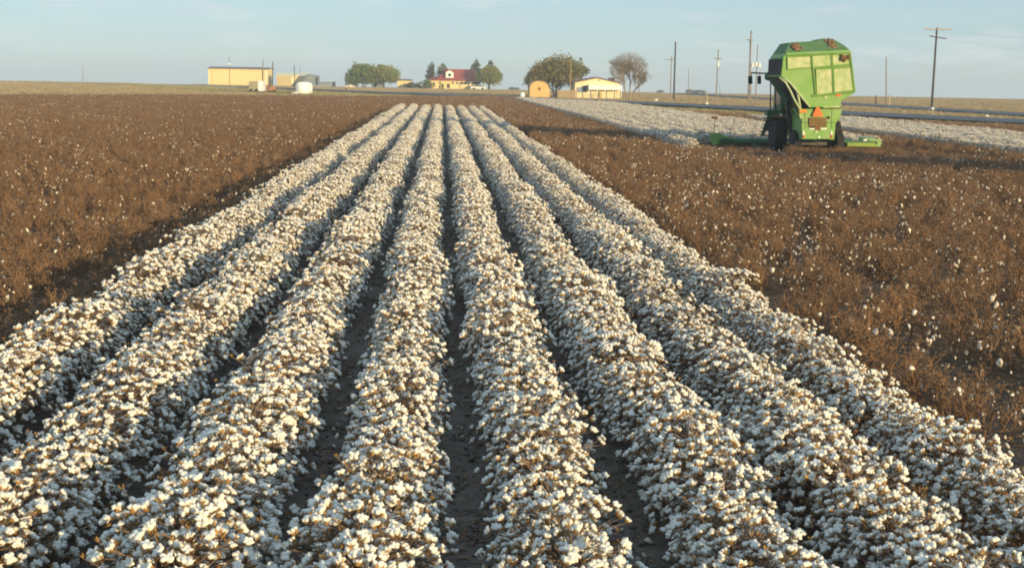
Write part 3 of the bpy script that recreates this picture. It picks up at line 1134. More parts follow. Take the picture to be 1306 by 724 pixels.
poly('work_lamp', [(994.4, 145), (997.6, 145), (997.6, 147.8), (994.4, 147.8)], HY + 3.9, .06, M['whiteref'])
# mirror arm with two hanging mirrors
mb = MB()
a, b = P(958, 93, HY + 4.3), P(990, 94.6, HY + 4.3)
mb.tube([a, b], .04, 6)
mb.tube([P(958.5, 93, HY + 4.3), P(958, 98, HY + 4.3)], .02, 5)
mb.tube([P(969, 93.5, HY + 4.3), P(969, 98, HY + 4.3)], .02, 5)
arm = mb.build('mirror_arm', M['steel'], T)
for x0, x1 in ((954.6, 959.8), (966.3, 971)):
    mbx = MB()
    mbx.quadxz([Q(x0, 97.2, HY + 4.25), Q(x1, 97.2, HY + 4.25), Q(x1, 107.4, HY + 4.25), Q(x0, 107.4, HY + 4.25)], HY + 4.25, HY + 4.36)
    mbx.build('mirror', M['black'], arm, origin=T.location, bevel=.03)
# header: cross beam and row units out to both ends
HD = HY + 5.9
hx0, hx1 = P(907, 178, HD).x, P(1122, 186, HD).x
mb = MB()
mb.box(hx0 + .3, hx1 - .3, HD - .62, HD - .38, .34, .50)
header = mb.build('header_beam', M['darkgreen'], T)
mb = MB()
mb.box(P(1074, 178, HD).x, hx1 - .5, HD - .9, HD - .64, .24, .42)
mb.build('auger_trough', M['yellowgreen'], T, bevel=.03)
mb = MB()
mb.box(hx0 + .9, P(984, 178, HD).x, HD - .9, HD - .64, .28, .44)
mb.build('auger_trough', M['darkgreen'], T, bevel=.03)
for i in range(8):
    x = hx0 + .55 + (hx1 - hx0 - 1.1) * i / 7
    mb = MB()
    rings = []
    for y, hw, z0, z1 in ((HD - .35, .33, .2, .50 if 0 < i < 7 else .60), (HD + .6, .36, .15, .56 if 0 < i < 7 else .64), (HD + 1.3, .24, .12, .45), (HD + 2.0, .05, .1, .22)):
        rings.append([(x - hw, y, z0), (x + hw, y, z0), (x + hw * .7, y, z1), (x - hw * .7, y, z1)])
    mb.loft(rings)
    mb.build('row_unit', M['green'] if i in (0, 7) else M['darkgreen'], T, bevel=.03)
poly('row_unit_shield', [(905.5, 169), (917, 170), (930, 176), (930, 182), (906, 182)], HD - .45, .08, M['green'])
poly('row_unit_shield', [(1109, 178.5), (1121.5, 177.6), (1124, 181), (1123, 187), (1108, 187)], HD - .45, .08, M['green'])
poly('marker_light', [(924.5, 171), (930, 171.5), (930, 174), (924.5, 173.6)], HD - .5, .04, M['whiteref'])
poly('marker_light', [(1101.5, 177.4), (1105.5, 177.8), (1105.5, 180.4), (1101.5, 180)], HD - .5, .04, M['whiteref'])
mb = MB()
mb.tube([P(911.5, 171, HD - .4), P(911.5, 149, HD - .4)], .018, 5)
fl = mb.build('flag_rod', M['green'], T)
mb = MB()
mb.quadxz([Q(907.6, 148.6, HD - .4), Q(915.6, 149.2, HD - .4), Q(915, 152, HD - .4), Q(908, 151.6, HD - .4)], HD - .41, HD - .39)
mb.build('flag', M['orange'], fl, origin=T.location)
# ladder, seams, cab pillars
mb = MB()
for i in range(6):
    u = (i + .5) / 6
    p = P(981 - 8.5 * u, 148 + 26 * u, HY + 3.95)
    mb.tube([p + Vector((-.2, 0, 0)), p + Vector((.2, 0, 0))], .018, 5)
mb.build('ladder_rung', M['steel'], T)
mb = MB()
for a_, b_ in (((1023, 156.5), (1064, 156.5)), ((1043, 166), (1043, 177.4)), ((1026, 139.5), (1028, 178)), ((1061, 139.5), (1060, 164))):
    p0, p1 = Q(*a_, HY + .1), Q(*b_, HY + .1)
    mb.tube([(p0[0], HY + .1, p0[1]), (p1[0], HY + .1, p1[1])], .012, 4)
mb.build('panel_seam', M['steel'], T)
px_tube('basket_brace', [(1013, 113), (1033, 137.4)], HY - .03, HY - .03, .04, M['greenshade'], 6)
px_tube('lift_cylinder', [(1070, 137), (1066, 150)], HY + .6, HY + .6, .05, M['palesteel'], 8)
px_tube('hose', [(996, 100), (1001, 112), (1006, 128), (1012, 146)], HY + .8, HY + .6, .03, M['steel'])
px_tube('hose', [(999, 103), (1005, 114), (1010, 131), (1017, 142)], HY + .5, HY + .4, .025, M['black'])
px_tube('exhaust_stack', [(1003, 140), (1002.4, 120)], HY + 2.6, HY + 2.6, .06, M['rust'], 8)

# clumps of plant trash lying on the basket
rg = random.Random(3)
for (px, py, w_, h_, dd, lab) in ((1016.5, 60.5, 7.5, 5.5, .36, 'brown clump of plant trash on the basket lid, nearest the mirrors'),
                                  (1059.5, 56.5, 6.5, 6.5, .52, 'brown clump of plant trash on the peak of the basket lid'),
                                  (1077, 74, 6.5, 4.5, -.09, 'brown clump of plant trash on the corner of the upper screen')):
    p = P(px, py, HY + dd)
    mb = MB()
    s_ = HY / F
    for q in range(26):
        k_ = rg.uniform(.14, .40)
        oz = max(-.8, min(.75, rg.gauss(0, .42))) * h_ * s_
        mb.blob((p.x + max(-.8, min(.8, rg.gauss(0, .42))) * w_ * s_, p.y + rg.uniform(-.02, .04) + (oz * 1.5 if dd > 0 else 0), p.z + oz), w_ * s_ * k_, .07, h_ * s_ * k_, rg, .6, 0, 8, 5)
    o = mb.build('trash_clump', M['trash'], None, True, origin=p)
    tag(o, lab, 'plant trash', 'plant trash caught on the stripper basket')

# unseen wagon added out of frame; it throws the long shadow behind the stripper
wx, wy = 27.0, 38.5
W_ = thing('shadow_wagon', (wx, wy, 0), 'unseen cotton wagon added beyond the frame for its shadow', 'wagon')
mb = MB()
mb.loft([[(wx - 2.6, wy - 1.3, 1.2), (wx + 2.6, wy - 1.3, 1.2), (wx + 2.6, wy + 1.3, 1.2), (wx - 2.6, wy + 1.3, 1.2)],
         [(wx - 3.0, wy - 1.6, 3.6), (wx + 3.0, wy - 1.6, 3.6), (wx + 3.0, wy + 1.6, 3.6), (wx - 3.0, wy + 1.6, 3.6)]])
mb.build('wagon_box', M['green'], W_)
for sx in (-1.7, 1.7):
    for sy in (-1.15, 1.15):
        mb = MB()
        mb.tube([(wx + sx, wy + sy - .2, .6), (wx + sx, wy + sy + .2, .6)], .6, 18)
        mb.build('wheel', M['black'], W_)
mb = MB()
mb.box(wx - 2.4, wx + 2.4, wy - .9, wy + .9, .95, 1.19)
mb.build('frame', M['steel'], W_)

# ================================================================== farm buildings
def S(d):
    return d / F                                  # metres per photo pixel at depth d


def gable(name, label, x0, x1, y_eave, y_ridge, d, depth, wall, roof, axis='x', over=.25, group=None, base=0.0, cat='building'):
    """box with a pitched roof. axis x: ridge runs across the view; axis y: the gable faces the camera. returns thing, extents"""
    a, b = P(x0, y_eave, d), P(x1, y_eave, d)
    ze, zr = (a.z + b.z) / 2, P((x0 + x1) / 2, y_ridge, d).z
    xm = (a.x + b.x) / 2
    t = thing(name, (xm, d, base), label, cat, group)
    m = MB()
    if axis == 'x':
        m.box(a.x, b.x, d, d + depth, base, ze)
        m.build('wall', wall, t)
        r = MB()
        prof = [(d - over, ze + .003), (d + depth / 2, zr), (d + depth + over, ze + .003), (d + depth + over, ze + .14), (d + depth / 2, zr + .16), (d - over, ze + .14)]
        r.loft([[(a.x - over, y, z) for y, z in prof], [(b.x + over, y, z) for y, z in prof]])
        rf = r.build('roof', roof, t)
        g = MB()
        for xx in (a.x + .02, b.x - .12):
            g.loft([[(xx, d + .05, ze), (xx, d + depth - .05, ze), (xx, d + depth / 2, zr - .02)], [(xx + .1, d + .05, ze), (xx + .1, d + depth - .05, ze), (xx + .1, d + depth / 2, zr - .02)]])
        g.build('gable_wall', wall, t)
    else:
        m.loft([[(a.x, y, base), (b.x, y, base), (b.x, y, ze), (xm, y, zr), (a.x, y, ze)] for y in (d, d + depth)])
        m.build('wall', wall, t)
        r = MB()
        prof = [(a.x - over, ze - .05 + .02), (xm, zr + .02), (b.x + over, ze - .03), (b.x + over, ze + .13), (xm, zr + .2), (a.x - over, ze + .12)]
        r.loft([[(x, y, z) for x, z in prof] for y in (d - over, d + depth + over)])
        r.build('roof', roof, t)
    return t, a.x, b.x, ze, zr


def panel(name, x0, y0, x1, y1, d, m, parent, proud=.06, mb_only=False):
    a, b = P(x0, y0, d), P(x1, y1, d)
    mb = MB()
    mb.box(min(a.x, b.x), max(a.x, b.x), d - proud, d - .004, min(a.z, b.z), max(a.z, b.z))
    return mb.build(name, m, parent, origin=parent_world(parent))


# big yellow warehouse
wh, *_ = gable('warehouse', 'long yellow metal warehouse with a flat looking brown roof edge', 265.5, 341.5, 88.4, 86.2, 424, 13, M['ywall'], M['bronzeroof'])
panel('corner_trim', 265.6, 89.6, 267, 108.5, 424, M['creamwall'], wh, .09)
panel('downpipe', 270.6, 89.6, 271.4, 108.5, 424, M['twall'], wh, .12)
panel('corner_trim', 337.6, 89.6, 340.8, 108.5, 424, M['creamwall'], wh, .09)
panel('sliding_door', 316, 95.5, 330.5, 108.5, 424, M['ywall'], wh, .10)
panel('downpipe', 334.4, 89.6, 335.2, 108.5, 424, M['bronzeroof'], wh, .12)
# tan shed and grey lean-to
sh, *_ = gable('tan_shed', 'tan gabled shed with a bright corner, behind the white cotton module', 353, 392, 97.6, 93.6, 421, 9, M['twall'], M['creamwall'], 'x')
panel('corner_trim', 371.2, 98, 375.6, 108.8, 421, M['creamwall'], sh, .08)
panel('wall_panel', 376, 97.8, 391, 108.8, 421, M['ywall'], sh, .07)
t = thing('metal_shed', (P(396, 108, 417).x, 417, 0), 'grey metal lean-to shed with sloping roof, joined to the tan shed', 'shed')
mb = MB()
mb.quadxz([Q(383, 109, 417), Q(406, 109.6, 417), Q(405.5, 97.5, 417), Q(393, 95.6, 417)], 417, 423)
mb.build('wall', M['greymetal'], t)
mb = MB()
mb.quadxz([Q(382.6, 108.8, 416.9), Q(392.8, 95.2, 416.9), Q(406, 97.1, 416.9), Q(406, 96.5, 416.9), Q(392.6, 94.4, 416.9), Q(381.8, 108.4, 416.9)], 416.7, 423.2)
mb.build('roof', M['bluegrey'], t)
panel('door', 402.6, 98.5, 405.2, 109, 417, M['window'], t, .06)
t = thing('low_shed', (P(417, 109, 424).x, 424, 0), 'low blue grey shed ending at a dark post', 'shed')
mb = MB()
a, b = P(408, 105.4, 424), P(425.5, 109.6, 424)
mb.box(a.x, b.x, 424, 428, 0, a.z)
mb.build('wall', M['bluegrey'], t)
mb = MB()
mb.box(a.x - .15, b.x + .15, 423.8, 428.2, a.z + .003, a.z + .2)
mb.build('roof', M['greymetal'], t)
mb = MB()
a, b = P(425.7, 104.2, 423.5), P(427.8, 110, 423.5)
mb.box(a.x, b.x, 423.4, 423.9, 0, a.z)
mb.build('post', M['darktrim'], t)
# white block behind round trees, yellow shed
t, *_ = gable('white_shed', 'low white shed half hidden behind the pair of round trees', 440, 456, 103.6, 102.0, 428, 5, M['whitewall'], M['creamwall'])
t, *_ = gable('open_shed', 'small pale blue shed with a dark doorway under the round trees', 474, 490, 103.8, 101.8, 428.5, 4, M['bluegrey'], M['greymetal'])
panel('door', 477.6, 104.5, 480.4, 109.8, 428.5, M['window'], t)
t, *_ = gable('yellow_shed', 'small yellow shed with a flat roof beside the dark shrubs', 507, 524.5, 103.2, 101.8, 424, 5, M['ywall'], M['bronzeroof'])

# farmhouse with the red roof
HDp = 424.0
a, b = P(548.5, 102.6, HDp), P(617, 102.6, HDp)
base_z = 0
t = thing('farmhouse', ((a.x + b.x) / 2, HDp, 0), 'yellow farmhouse with a red hipped roof and a white dormer', 'house')
mb = MB()
ze = a.z
xr = P(605, 102.6, HDp).x
mb.box(a.x, xr, HDp, HDp + 9, 0, ze)
mb.build('wall', M['ywall'], t)
mb = MB()
zr = P(590, 88.6, HDp + 4.5).z
x_h = P(567.5, 90, HDp).x
ex0, ex1 = P(557, 103, HDp).x, P(612, 103, HDp).x
rv = [(ex0 - .4, HDp - .5, ze + .003), (ex1 + .4, HDp - .5, ze + .003), (ex1 + .4, HDp + 9.5, ze + .003), (ex0 - .4, HDp + 9.5, ze + .003), (x_h, HDp + 4.5, zr), (ex1 - 1.5, HDp + 4.5, zr)]
mb.add(rv, [(0, 1, 5, 4), (1, 2, 5), (2, 3, 4, 5), (3, 0, 4), (3, 2, 1, 0)])
roof = mb.build('roof', M['redroof'], t)
mb = MB()
rx0 = a.x - .3
mb.add([(rx0, HDp - .5, ze + .003), (ex0 + .3, HDp - .5, ze + .003), (ex0 + .3, HDp + 8, ze + .003), (rx0, HDp + 8, ze + .003), (rx0 + .8, HDp + 3, ze + .9), (ex0 + .4, HDp + 3, ze + .9)],
       [(0, 1, 5, 4), (1, 2, 5), (2, 3, 4, 5), (3, 0, 4), (3, 2, 1, 0)])
mb.build('porch_roof', M['redroof'], t)
mb = MB()
dx = P(573.5, 95, HDp).x
z0, z1, z2 = P(573.5, 99.5, HDp).z, P(573.5, 92.4, HDp).z, P(573.5, 89.6, HDp).z
mb.loft([[(dx - 1.15, y, z0), (dx + 1.15, y, z0), (dx + 1.15, y, z1), (dx, y, z2), (dx - 1.15, y, z1)] for y in (HDp + .2, HDp + 4)])
dm = mb.build('dormer', M['whitewall'], t)
mb = MB()
mb.tube([(dx, HDp + .12, z0 + .85), (dx, HDp + .19, z0 + .85)], .48, 14)
mb.build('round_window', M['window'], dm, origin=t.location)
mb = MB()
mb.loft([[(dx - 1.5, y, z1 - .15), (dx, y, z2 + .12), (dx + 1.5, y, z1 - .15), (dx + 1.5, y, z1 + .03), (dx, y, z2 + .32), (dx - 1.5, y, z1 + .03)] for y in (HDp - .05, HDp + 4)])
mb.build('dormer_roof', M['redroof'], dm, origin=t.location)
for x0, x1, y0, y1 in ((552.4, 554.8, 105.5, 109), (560.2, 562.2, 104.6, 107.4), (576.5, 578.6, 104.6, 107.4), (582, 584, 104.6, 107.4), (587.5, 589.5, 104.6, 107.4), (593, 595, 104.6, 107.4)):
    panel('window', x0, y0, x1, y1, HDp, M['window'], t)
panel('door', 570, 107, 573.6, 112.6, HDp, M['darktrim'], t)
mb = MB()
cx0, cx1 = P(599, 104, HDp).x, P(619, 104, HDp).x
zc = P(609, 104.4, HDp).z
mb.box(cx0, cx1, HDp - 4.5, HDp - .55, zc, zc + .25)
cp = mb.build('carport_roof', M['darktrim'], t)
for xx in (cx0 + .2, cx1 - .35):
    for yy in (HDp - 4.3, HDp - .9):
        mb = MB()
        mb.box(xx, xx + .14, yy, yy + .14, 0, zc - .002)
        mb.build('carport_post', M['whitewall'], cp, origin=t.location)
# vehicle in the carport
vx, vy = P(610, 110, 421.2).x, 421.6
v = thing('parked_car', (vx, vy, 0), 'white parked car under the carport of the red roofed house', 'car')
mb = MB()
prof = [(-2.1, .35), (2.1, .35), (2.15, .8), (1.4, .95), (.9, 1.5), (-1.0, 1.52), (-1.7, 1.0), (-2.15, .9)]
mb.loft([[(vx + q[0], y, q[1]) for q in prof] for y in (vy - .85, vy + .85)])
body = mb.build('body', M['paint_white'], v, bevel=.06)
mb = MB()
mb.quadxz([(vx - 1.45, 1.0), (vx + 1.15, 1.0), (vx + .8, 1.42), (vx - .95, 1.44)], vy - .868, vy - .852)
mb.build('side_window', M['window'], v)
for sx in (-1.35, 1.35):
    for sy in (-.75, .75):
        mb = MB()
        mb.tube([(vx + sx, vy + sy - .12, .34), (vx + sx, vy + sy + .12, .34)], .34, 14)
        mb.build('wheel', M['black'], v)

# rounded tan barn shed
BD_ = 249.0
t = thing('barn_shed', (P(688, 125, BD_).x, BD_, 0), 'small tan garden barn with a rounded roof and one dark window', 'shed')
pf = [(675.6, 125.2), (701.2, 125.4), (701, 112), (699.5, 108), (696.5, 105.4), (692, 103.8), (687.5, 103.3), (683, 103.9), (679.5, 105.4), (676.8, 108), (675.6, 112)]
fr2 = [Q(a, b, BD_) for a, b in pf]
fr2[0] = (fr2[0][0], 0)
fr2[1] = (fr2[1][0], 0)
mb = MB()
mb.quadxz(fr2, BD_, BD_ + 5)
mb.build('wall', M['barnwall'], t)
mb = MB()
arc = fr2[2:]
mid_ = (Q(688, 114, BD_))
outer = [(x + (x - mid_[0]) * .05, z + max(0, (z - mid_[1])) * .07 + .01) for x, z in arc]
rr = []
for y in (BD_ - .2, BD_ + 5.2):
    rr.append([(x, y, z) for x, z in outer] + [(x + (x - mid_[0]) * .012, y, z + .012) for x, z in reversed(arc)])
mb.loft(rr)
mb.build('roof', M['bronzeroof'], t)
panel('window', 686.5, 111.5, 689.6, 115.4, BD_, M['rust'], t, .05)
mb = MB()
for x0 in (681.5, 688, 694.5):
    p = Q(x0, 116, BD_)
    mb.box(p[0] - .02, p[0] + .02, BD_ - .03, BD_ - .004, 0.05, p[1] if x0 != 688 else p[1])
mb.build('door_frame', M['twall'], t)

# cream building with the white awning
WD = 252.0
t, wx0, wx1, ze, zr = gable('cream_house', 'cream gabled building with a broad white awning', 733.5, 790.5, 106.2, 99.8, WD, 9, M['creamwall'], M['bronzeroof'], 'y', .3)
mb = MB()
za, zb = P(770, 109.2, WD).z, P(770, 114.8, WD).z
ax0 = P(750, 110, WD).x
mb.quadxz([(ax0, zb), (wx1 + .25, zb + .02), (wx1 + .2, za), (ax0, za + .05)], WD - 1.6, WD - .004)
aw = mb.build('awning', M['whitewall'], t)
mb = MB()
for i in range(5):
    x = ax0 + .1 + (wx1 - ax0) * i / 4
    mb.box(x, x + .09, WD - 1.5, WD - 1.4, 0, zb - .003)
mb.build('awning_post', M['whitewall'], aw, origin=t.location)
wn = panel('window', 735.5, 111.5, 743.2, 118.2, WD, M['bluegrey'], t)
wn = panel('window', 744, 109.6, 748.6, 117.8, WD, M['window'], t)
panel('door', 763.6, 117.4, 767.2, 125.8, WD, M['twall'], t)
panel('corner_trim', 787, 117, 790.4, 126, WD, M['creamwall'], t, .08)
panel('gable_vent', 762.6, 101.8, 765.6, 104, WD, M['twall'], t, .05)
panel('roof_unit', 775.5, 99.6, 783, 103.6, WD + 3, M['darktrim'], t, .9)
# slat fence in front of the broad tree
FD = 251.0
t = thing('slat_fence', (P(723, 125, FD).x, FD, 0), 'weathered wooden slat fence between the barn shed and the cream building', 'fence')
for i in range(6):
    p = P(711.5 + 4.9 * i, 113.4, FD)
    mb = MB()
    mb.box(p.x - .06, p.x + .06, FD, FD + .12, 0, p.z)
    mb.build('post', M['wood'], t)
mb = MB()
a, b = P(711.5, 114, FD), P(736, 114, FD)
zz = .12
while zz < a.z - .15:
    mb.box(a.x, b.x, FD - .035, FD - .004, zz, zz + .2)
    zz += .27
mb.build('slat_panel', M['wood'], t)

# ------------------------------------------------------------------ small things round the yard
MD = 246.0
pm = P(385.5, 119, MD)
t = thing('cotton_module', (pm.x, MD, 0), 'bright white packed cotton module with rounded top at the field edge', 'cotton module')
mb = MB()
x0, x1, zt = P(377.4, 110, MD).x, P(394, 110, MD).x, P(386, 105, MD).z
prof = [(x0 + .05, 0.02), (x1 - .05, 0.02), (x1, .5), (x1 - .02, zt * .72), (x1 - .25, zt * .92), (x1 - .7, zt), (x0 + .6, zt * .985), (x0 + .2, zt * .9), (x0, zt * .7), (x0 - .02, .5)]
rg = random.Random(8)
mb.loft([[(x + rg.uniform(-.05, .05), MD + y, z + rg.uniform(-.04, .04)) for x, z in prof] for y in np.linspace(0, 7, 12)])
mb.build('lint_block', M['module'], t, True)
mb = MB()
mb.blob((x0 - .1, MD - .2, .1), .55, .4, .2, rg, .25)
mb.build('loose_lint', M['module'], t, True)
GD = 256.0
t = thing('seed_trailer', (P(326, 117, GD).x, GD, 0), 'grey box trailer with one bright white end, in front of the yellow warehouse', 'trailer')
mb = MB()
a, b, c = P(317.5, 104.3, GD), P(329, 104.3, GD), P(335.4, 104.3, GD)
z_ = P(326, 103.9, GD).z
mb.box(a.x, b.x, GD, GD + 4, .35, z_)
mb.build('box', M['tarp'], t)
mb = MB()
mb.box(b.x + .003, c.x, GD - .05, GD + 4.05, .3, z_ + .06)
mb.build('end_door', M['paint_white'], t)
for xx in (a.x + .35, b.x - .25):
    mb = MB()
    mb.tube([(xx, GD - .1, .33), (xx, GD + .2, .33)], .33, 14)
    mb.build('wheel', M['black'], t)
DM = 262.0
p = P(343.5, 113, DM)
mb = MB()
rg = random.Random(21)
mb.blob((p.x, DM, .1), 1.35, 1.2, P(343, 108.8, DM).z, rg, .2, 0, 20, 10)
tag(mb.build('dirt_mound', M['dirt'], None, True, origin=Vector((p.x, DM, 0))), 'low mound of orange dirt beside the grey box trailer', 'dirt mound')
# propane tank and pale stones
PD = 246.0
p = P(666.2, 120, PD)
t = thing('gas_tank', (p.x, PD, 0), 'white upright gas tank beside the tan garden barn', 'tank')
mb = MB()
prof = [(.02, .02), (.36, .05), (.42, .3), (.42, .75), (.3, .95), (.06, 1.02)]
mb.loft([[(p.x + r * math.cos(6.283 * k / 14), PD + r * math.sin(6.283 * k / 14), z) for k in range(14)] for r, z in prof])
mb.build('tank_body', M['paint_white'], t, True)
mb = MB()
mb.tube([(p.x, PD, 1.0), (p.x, PD, 1.16)], .09, 8)
mb.build('valve', M['steel'], t)
for px, py, d, r_, lab in ((837, 125, 232, .33, 'small white stone in the dry grass before the bare tree'), (901.5, 131.4, 205, .24, 'small white stone at the foot of the pale fence post'),
                           (1189, 143.3, 190, .3, 'pale stone at the foot of the dark pole with two crossarms'), (1258, 157, 150, .2, 'pale stone beside the asphalt road edge')):
    p = P(px, py, d)
    mb = MB()
    mb.blob((p.x, d, r_ * .55), r_, r_, r_ * .75, rg, .2)
    tag(mb.build('stone', M['paint_white'], None, True, origin=Vector((p.x, d, 0))), lab, 'stone', 'pale stones along the road')
for px, y0, py, d, m, lab in ((901, 119, 131, 206, M['wood'], 'pale wooden fence post beside the pole with guy wire'), (1116.5, 122, 135.4, 222, M['bark'], 'short dark post in the tan plain between two utility poles'),
                          (803.8, 117.5, 127, 240, M['wood'], 'pale post in front of the bare tree trunk'), (441.2, 112, 120, 262, M['bark'], 'short dark fence post in the grass below the round trees'),
                          (1134, 121, 131, 228, M['armwood'], 'short pale post at the foot of the thin pole')):
    p, q = P(px, py, d), P(px, y0, d)
    mb = MB()
    mb.tube([(p.x, d, -.1), (p.x + .02, d, q.z)], [.14, .11], 8)
    tag(mb.build('fence_post', m, None, origin=Vector((p.x, d, 0))), lab, 'post')

# ------------------------------------------------------------------ utility poles
def pole(pxb, pxt, pyt, d, r, m, label, arms=(), cans=(), guy=None):
    b, t_ = P(pxb, 120, d), P(pxt, pyt, d)
    bx = b.x
    t = thing('utility_pole', (bx, d, 0), label, 'utility pole')
    mb = MB()
    mb.tube([(bx, d, -.3), (t_.x, d, t_.z)], [r, r * .72], 10)
    mb.build('shaft', m, t)
    for (px0, py0, px1, py1, am) in arms:
        a, c = P(px0, py0, d - .2), P(px1, py1, d - .2)
        mb = MB()
        mb.tube([a, c], .075, 4)
        ar = mb.build('crossarm', am, t)
        for k in range(4):
            u = (.04, .32, .68, .96)[k]
            q = a.lerp(c, u)
            mb = MB()
            mb.tube([q + Vector((0, 0, .06)), q + Vector((0, 0, .3))], [.05, .035], 7)
            mb.build('insulator', M['ceramic'], ar, origin=t.location)
    for (px, py, h) in cans:
        q = P(px, py, d - .45)
        mb = MB()
        mb.tube([q + Vector((0, 0, -h / 2)), q + Vector((0, 0, -h / 2 + .05)), q + Vector((0, 0, h / 2 - .05)), q + Vector((0, 0, h / 2))], [.16, .24, .24, .15], 12)
        mb.build('transformer', M['ceramic'], t)
    if guy:
        a, c = P(*guy[0], d), P(*guy[1], d)
        c.z = 0
        mb = MB()
        mb.tube([a, c], .025, 5)
        mb.build('guy_wire', M['steel'], t)
    return t


pole(1189.2, 1195, 35.5, 196, .17, M['pole'], 'dark leaning utility pole with two crossarms, tallest on the open plain',
     ((1178.5, 37.4, 1213.5, 37.6, M['armwood']), (1185.5, 46.2, 1207, 49.6, M['pole'])))
pole(859.6, 861.6, 53.5, 248, .17, M['pole'], 'plain black utility pole near the bare tree')
pole(855, 856.5, 72, 280, .11, M['palepole'], 'thin pale pole just behind the plain black pole', ((849, 76, 862, 76.4, M['palepole']),))
pole(913.6, 916.2, 63.5, 250, .12, M['palepole'], 'pale utility pole with one white transformer can', ((910.5, 74.6, 921, 75, M['palepole']),), ((915.6, 82, .9),), ((915, 102), (921, 127)))
pole(954.8, 958.2, 39.2, 240, .17, M['palepole'], 'tall weathered pole, nearer one of the double pole behind the mirrors', ((952, 51, 961, 51.2, M['palepole']),))
pole(957.8, 956.6, 52, 246, .13, M['palepole'], 'shorter pole set close against the tall weathered pole')
pole(964, 966.2, 57, 236, .10, M['palepole'], 'thin pole carrying three white transformer cans beside the mirrors', (), ((959.5, 83, .8), (964, 82.4, .8), (968.4, 83.4, .8)))
pole(1131.2, 1130.2, 72.5, 236, .11, M['palepole'], 'thin plain pole beyond the basket of the stripper')
pole(878, 878.4, 88, 420, .12, M['palepole'], 'faint far pole over the distant shrubs')
pole(106, 105.6, 84, 428, .10, M['palepole'], 'faint far pole alone on the empty horizon')
pole(293, 292.6, 72.5, 300, .09, M['palepole'], 'thin pole in front of the middle of the yellow warehouse', (), ((291.8, 82, .5),))
pole(335.3, 335.6, 76, 300, .12, M['palepole'], 'thin brown pole at the end of the yellow warehouse')
pole(347.4, 348, 78.5, 300, .12, M['pole'], 'thin dark pole between the yellow warehouse and the tan shed')
pole(375.6, 375.4, 83, 300, .10, M['pole'], 'thin dark pole in front of the tan shed')
pole(382.6, 382.8, 85, 405, .08, M['palepole'], 'faintest pole above the ridge of the tan shed')
pole(815, 815.4, 75, 262, .07, M['palepole'], 'very thin pole in front of the bare tree twigs')
pole(727.6, 728, 78, 248, .07, M['wood'], 'thin pale pole in front of the broad bronze tree')
# windmill mast
t = thing('windmill', (P(741, 115, 268).x, 268, 0), 'slim windmill mast with a small dark head above the cream building', 'windmill')
mb = MB()
a = P(741.4, 75.5, 268)
mb.tube([(t.location.x, 268, 0), a], [.09, .05], 8)
mb.build('mast', M['steel'], t)
hub = MB()
hub.tube([a + Vector((-.2, -.35, 0)), a + Vector((.15, .35, .03))], [.22, .12], 10)
hb = hub.build('rotor_head', M['steel'], t)
for k in range(3):
    an = 2.1 * k + .3
    mb = MB()
    d_ = Vector((math.cos(an), 0, math.sin(an)))
    c = a + Vector((-.2, -.4, 0))
    n_ = Vector((-d_.z, 0, d_.x))
    mb.add([c - n_ * .07, c + n_ * .07, c + d_ * .42 + n_ * .05, c + d_ * .42 - n_ * .05], [(0, 1, 2, 3)])
    mb.add([c - n_ * .07 + Vector((0, .03, 0)), c + n_ * .07 + Vector((0, .03, 0)), c + d_ * .42 + n_ * .05 + Vector((0, .03, 0)), c + d_ * .42 - n_ * .05 + Vector((0, .03, 0))], [(3, 2, 1, 0)])
    mb.build('blade', M['steel'], hb, origin=t.location)


# wires from the double-crossarm pole out of the picture
for px, py, px1, py1, lab in ((1179.5, 36.8, 1420, 44, 'upper slack power wire strung from the top crossarm'), (1212, 37, 1440, 47, 'outer power wire strung from the pale top crossarm'),
                              (1206, 49, 1440, 66, 'lower slack power wire strung from the lower crossarm')):
    a, b = P(px, py, 195.6), P(px1, py1, 180)
    mb = MB()
    pts = []
    for i in range(15):
        u = i / 14
        q = a.lerp(b, u)
        q.z -= .8 * 4 * u * (1 - u)
        pts.append(q)
    mb.tube(pts, .0045, 4)
    tag(mb.build('power_wire', M['steel'], None, origin=a), lab, 'wire', 'wires of the utility pole')


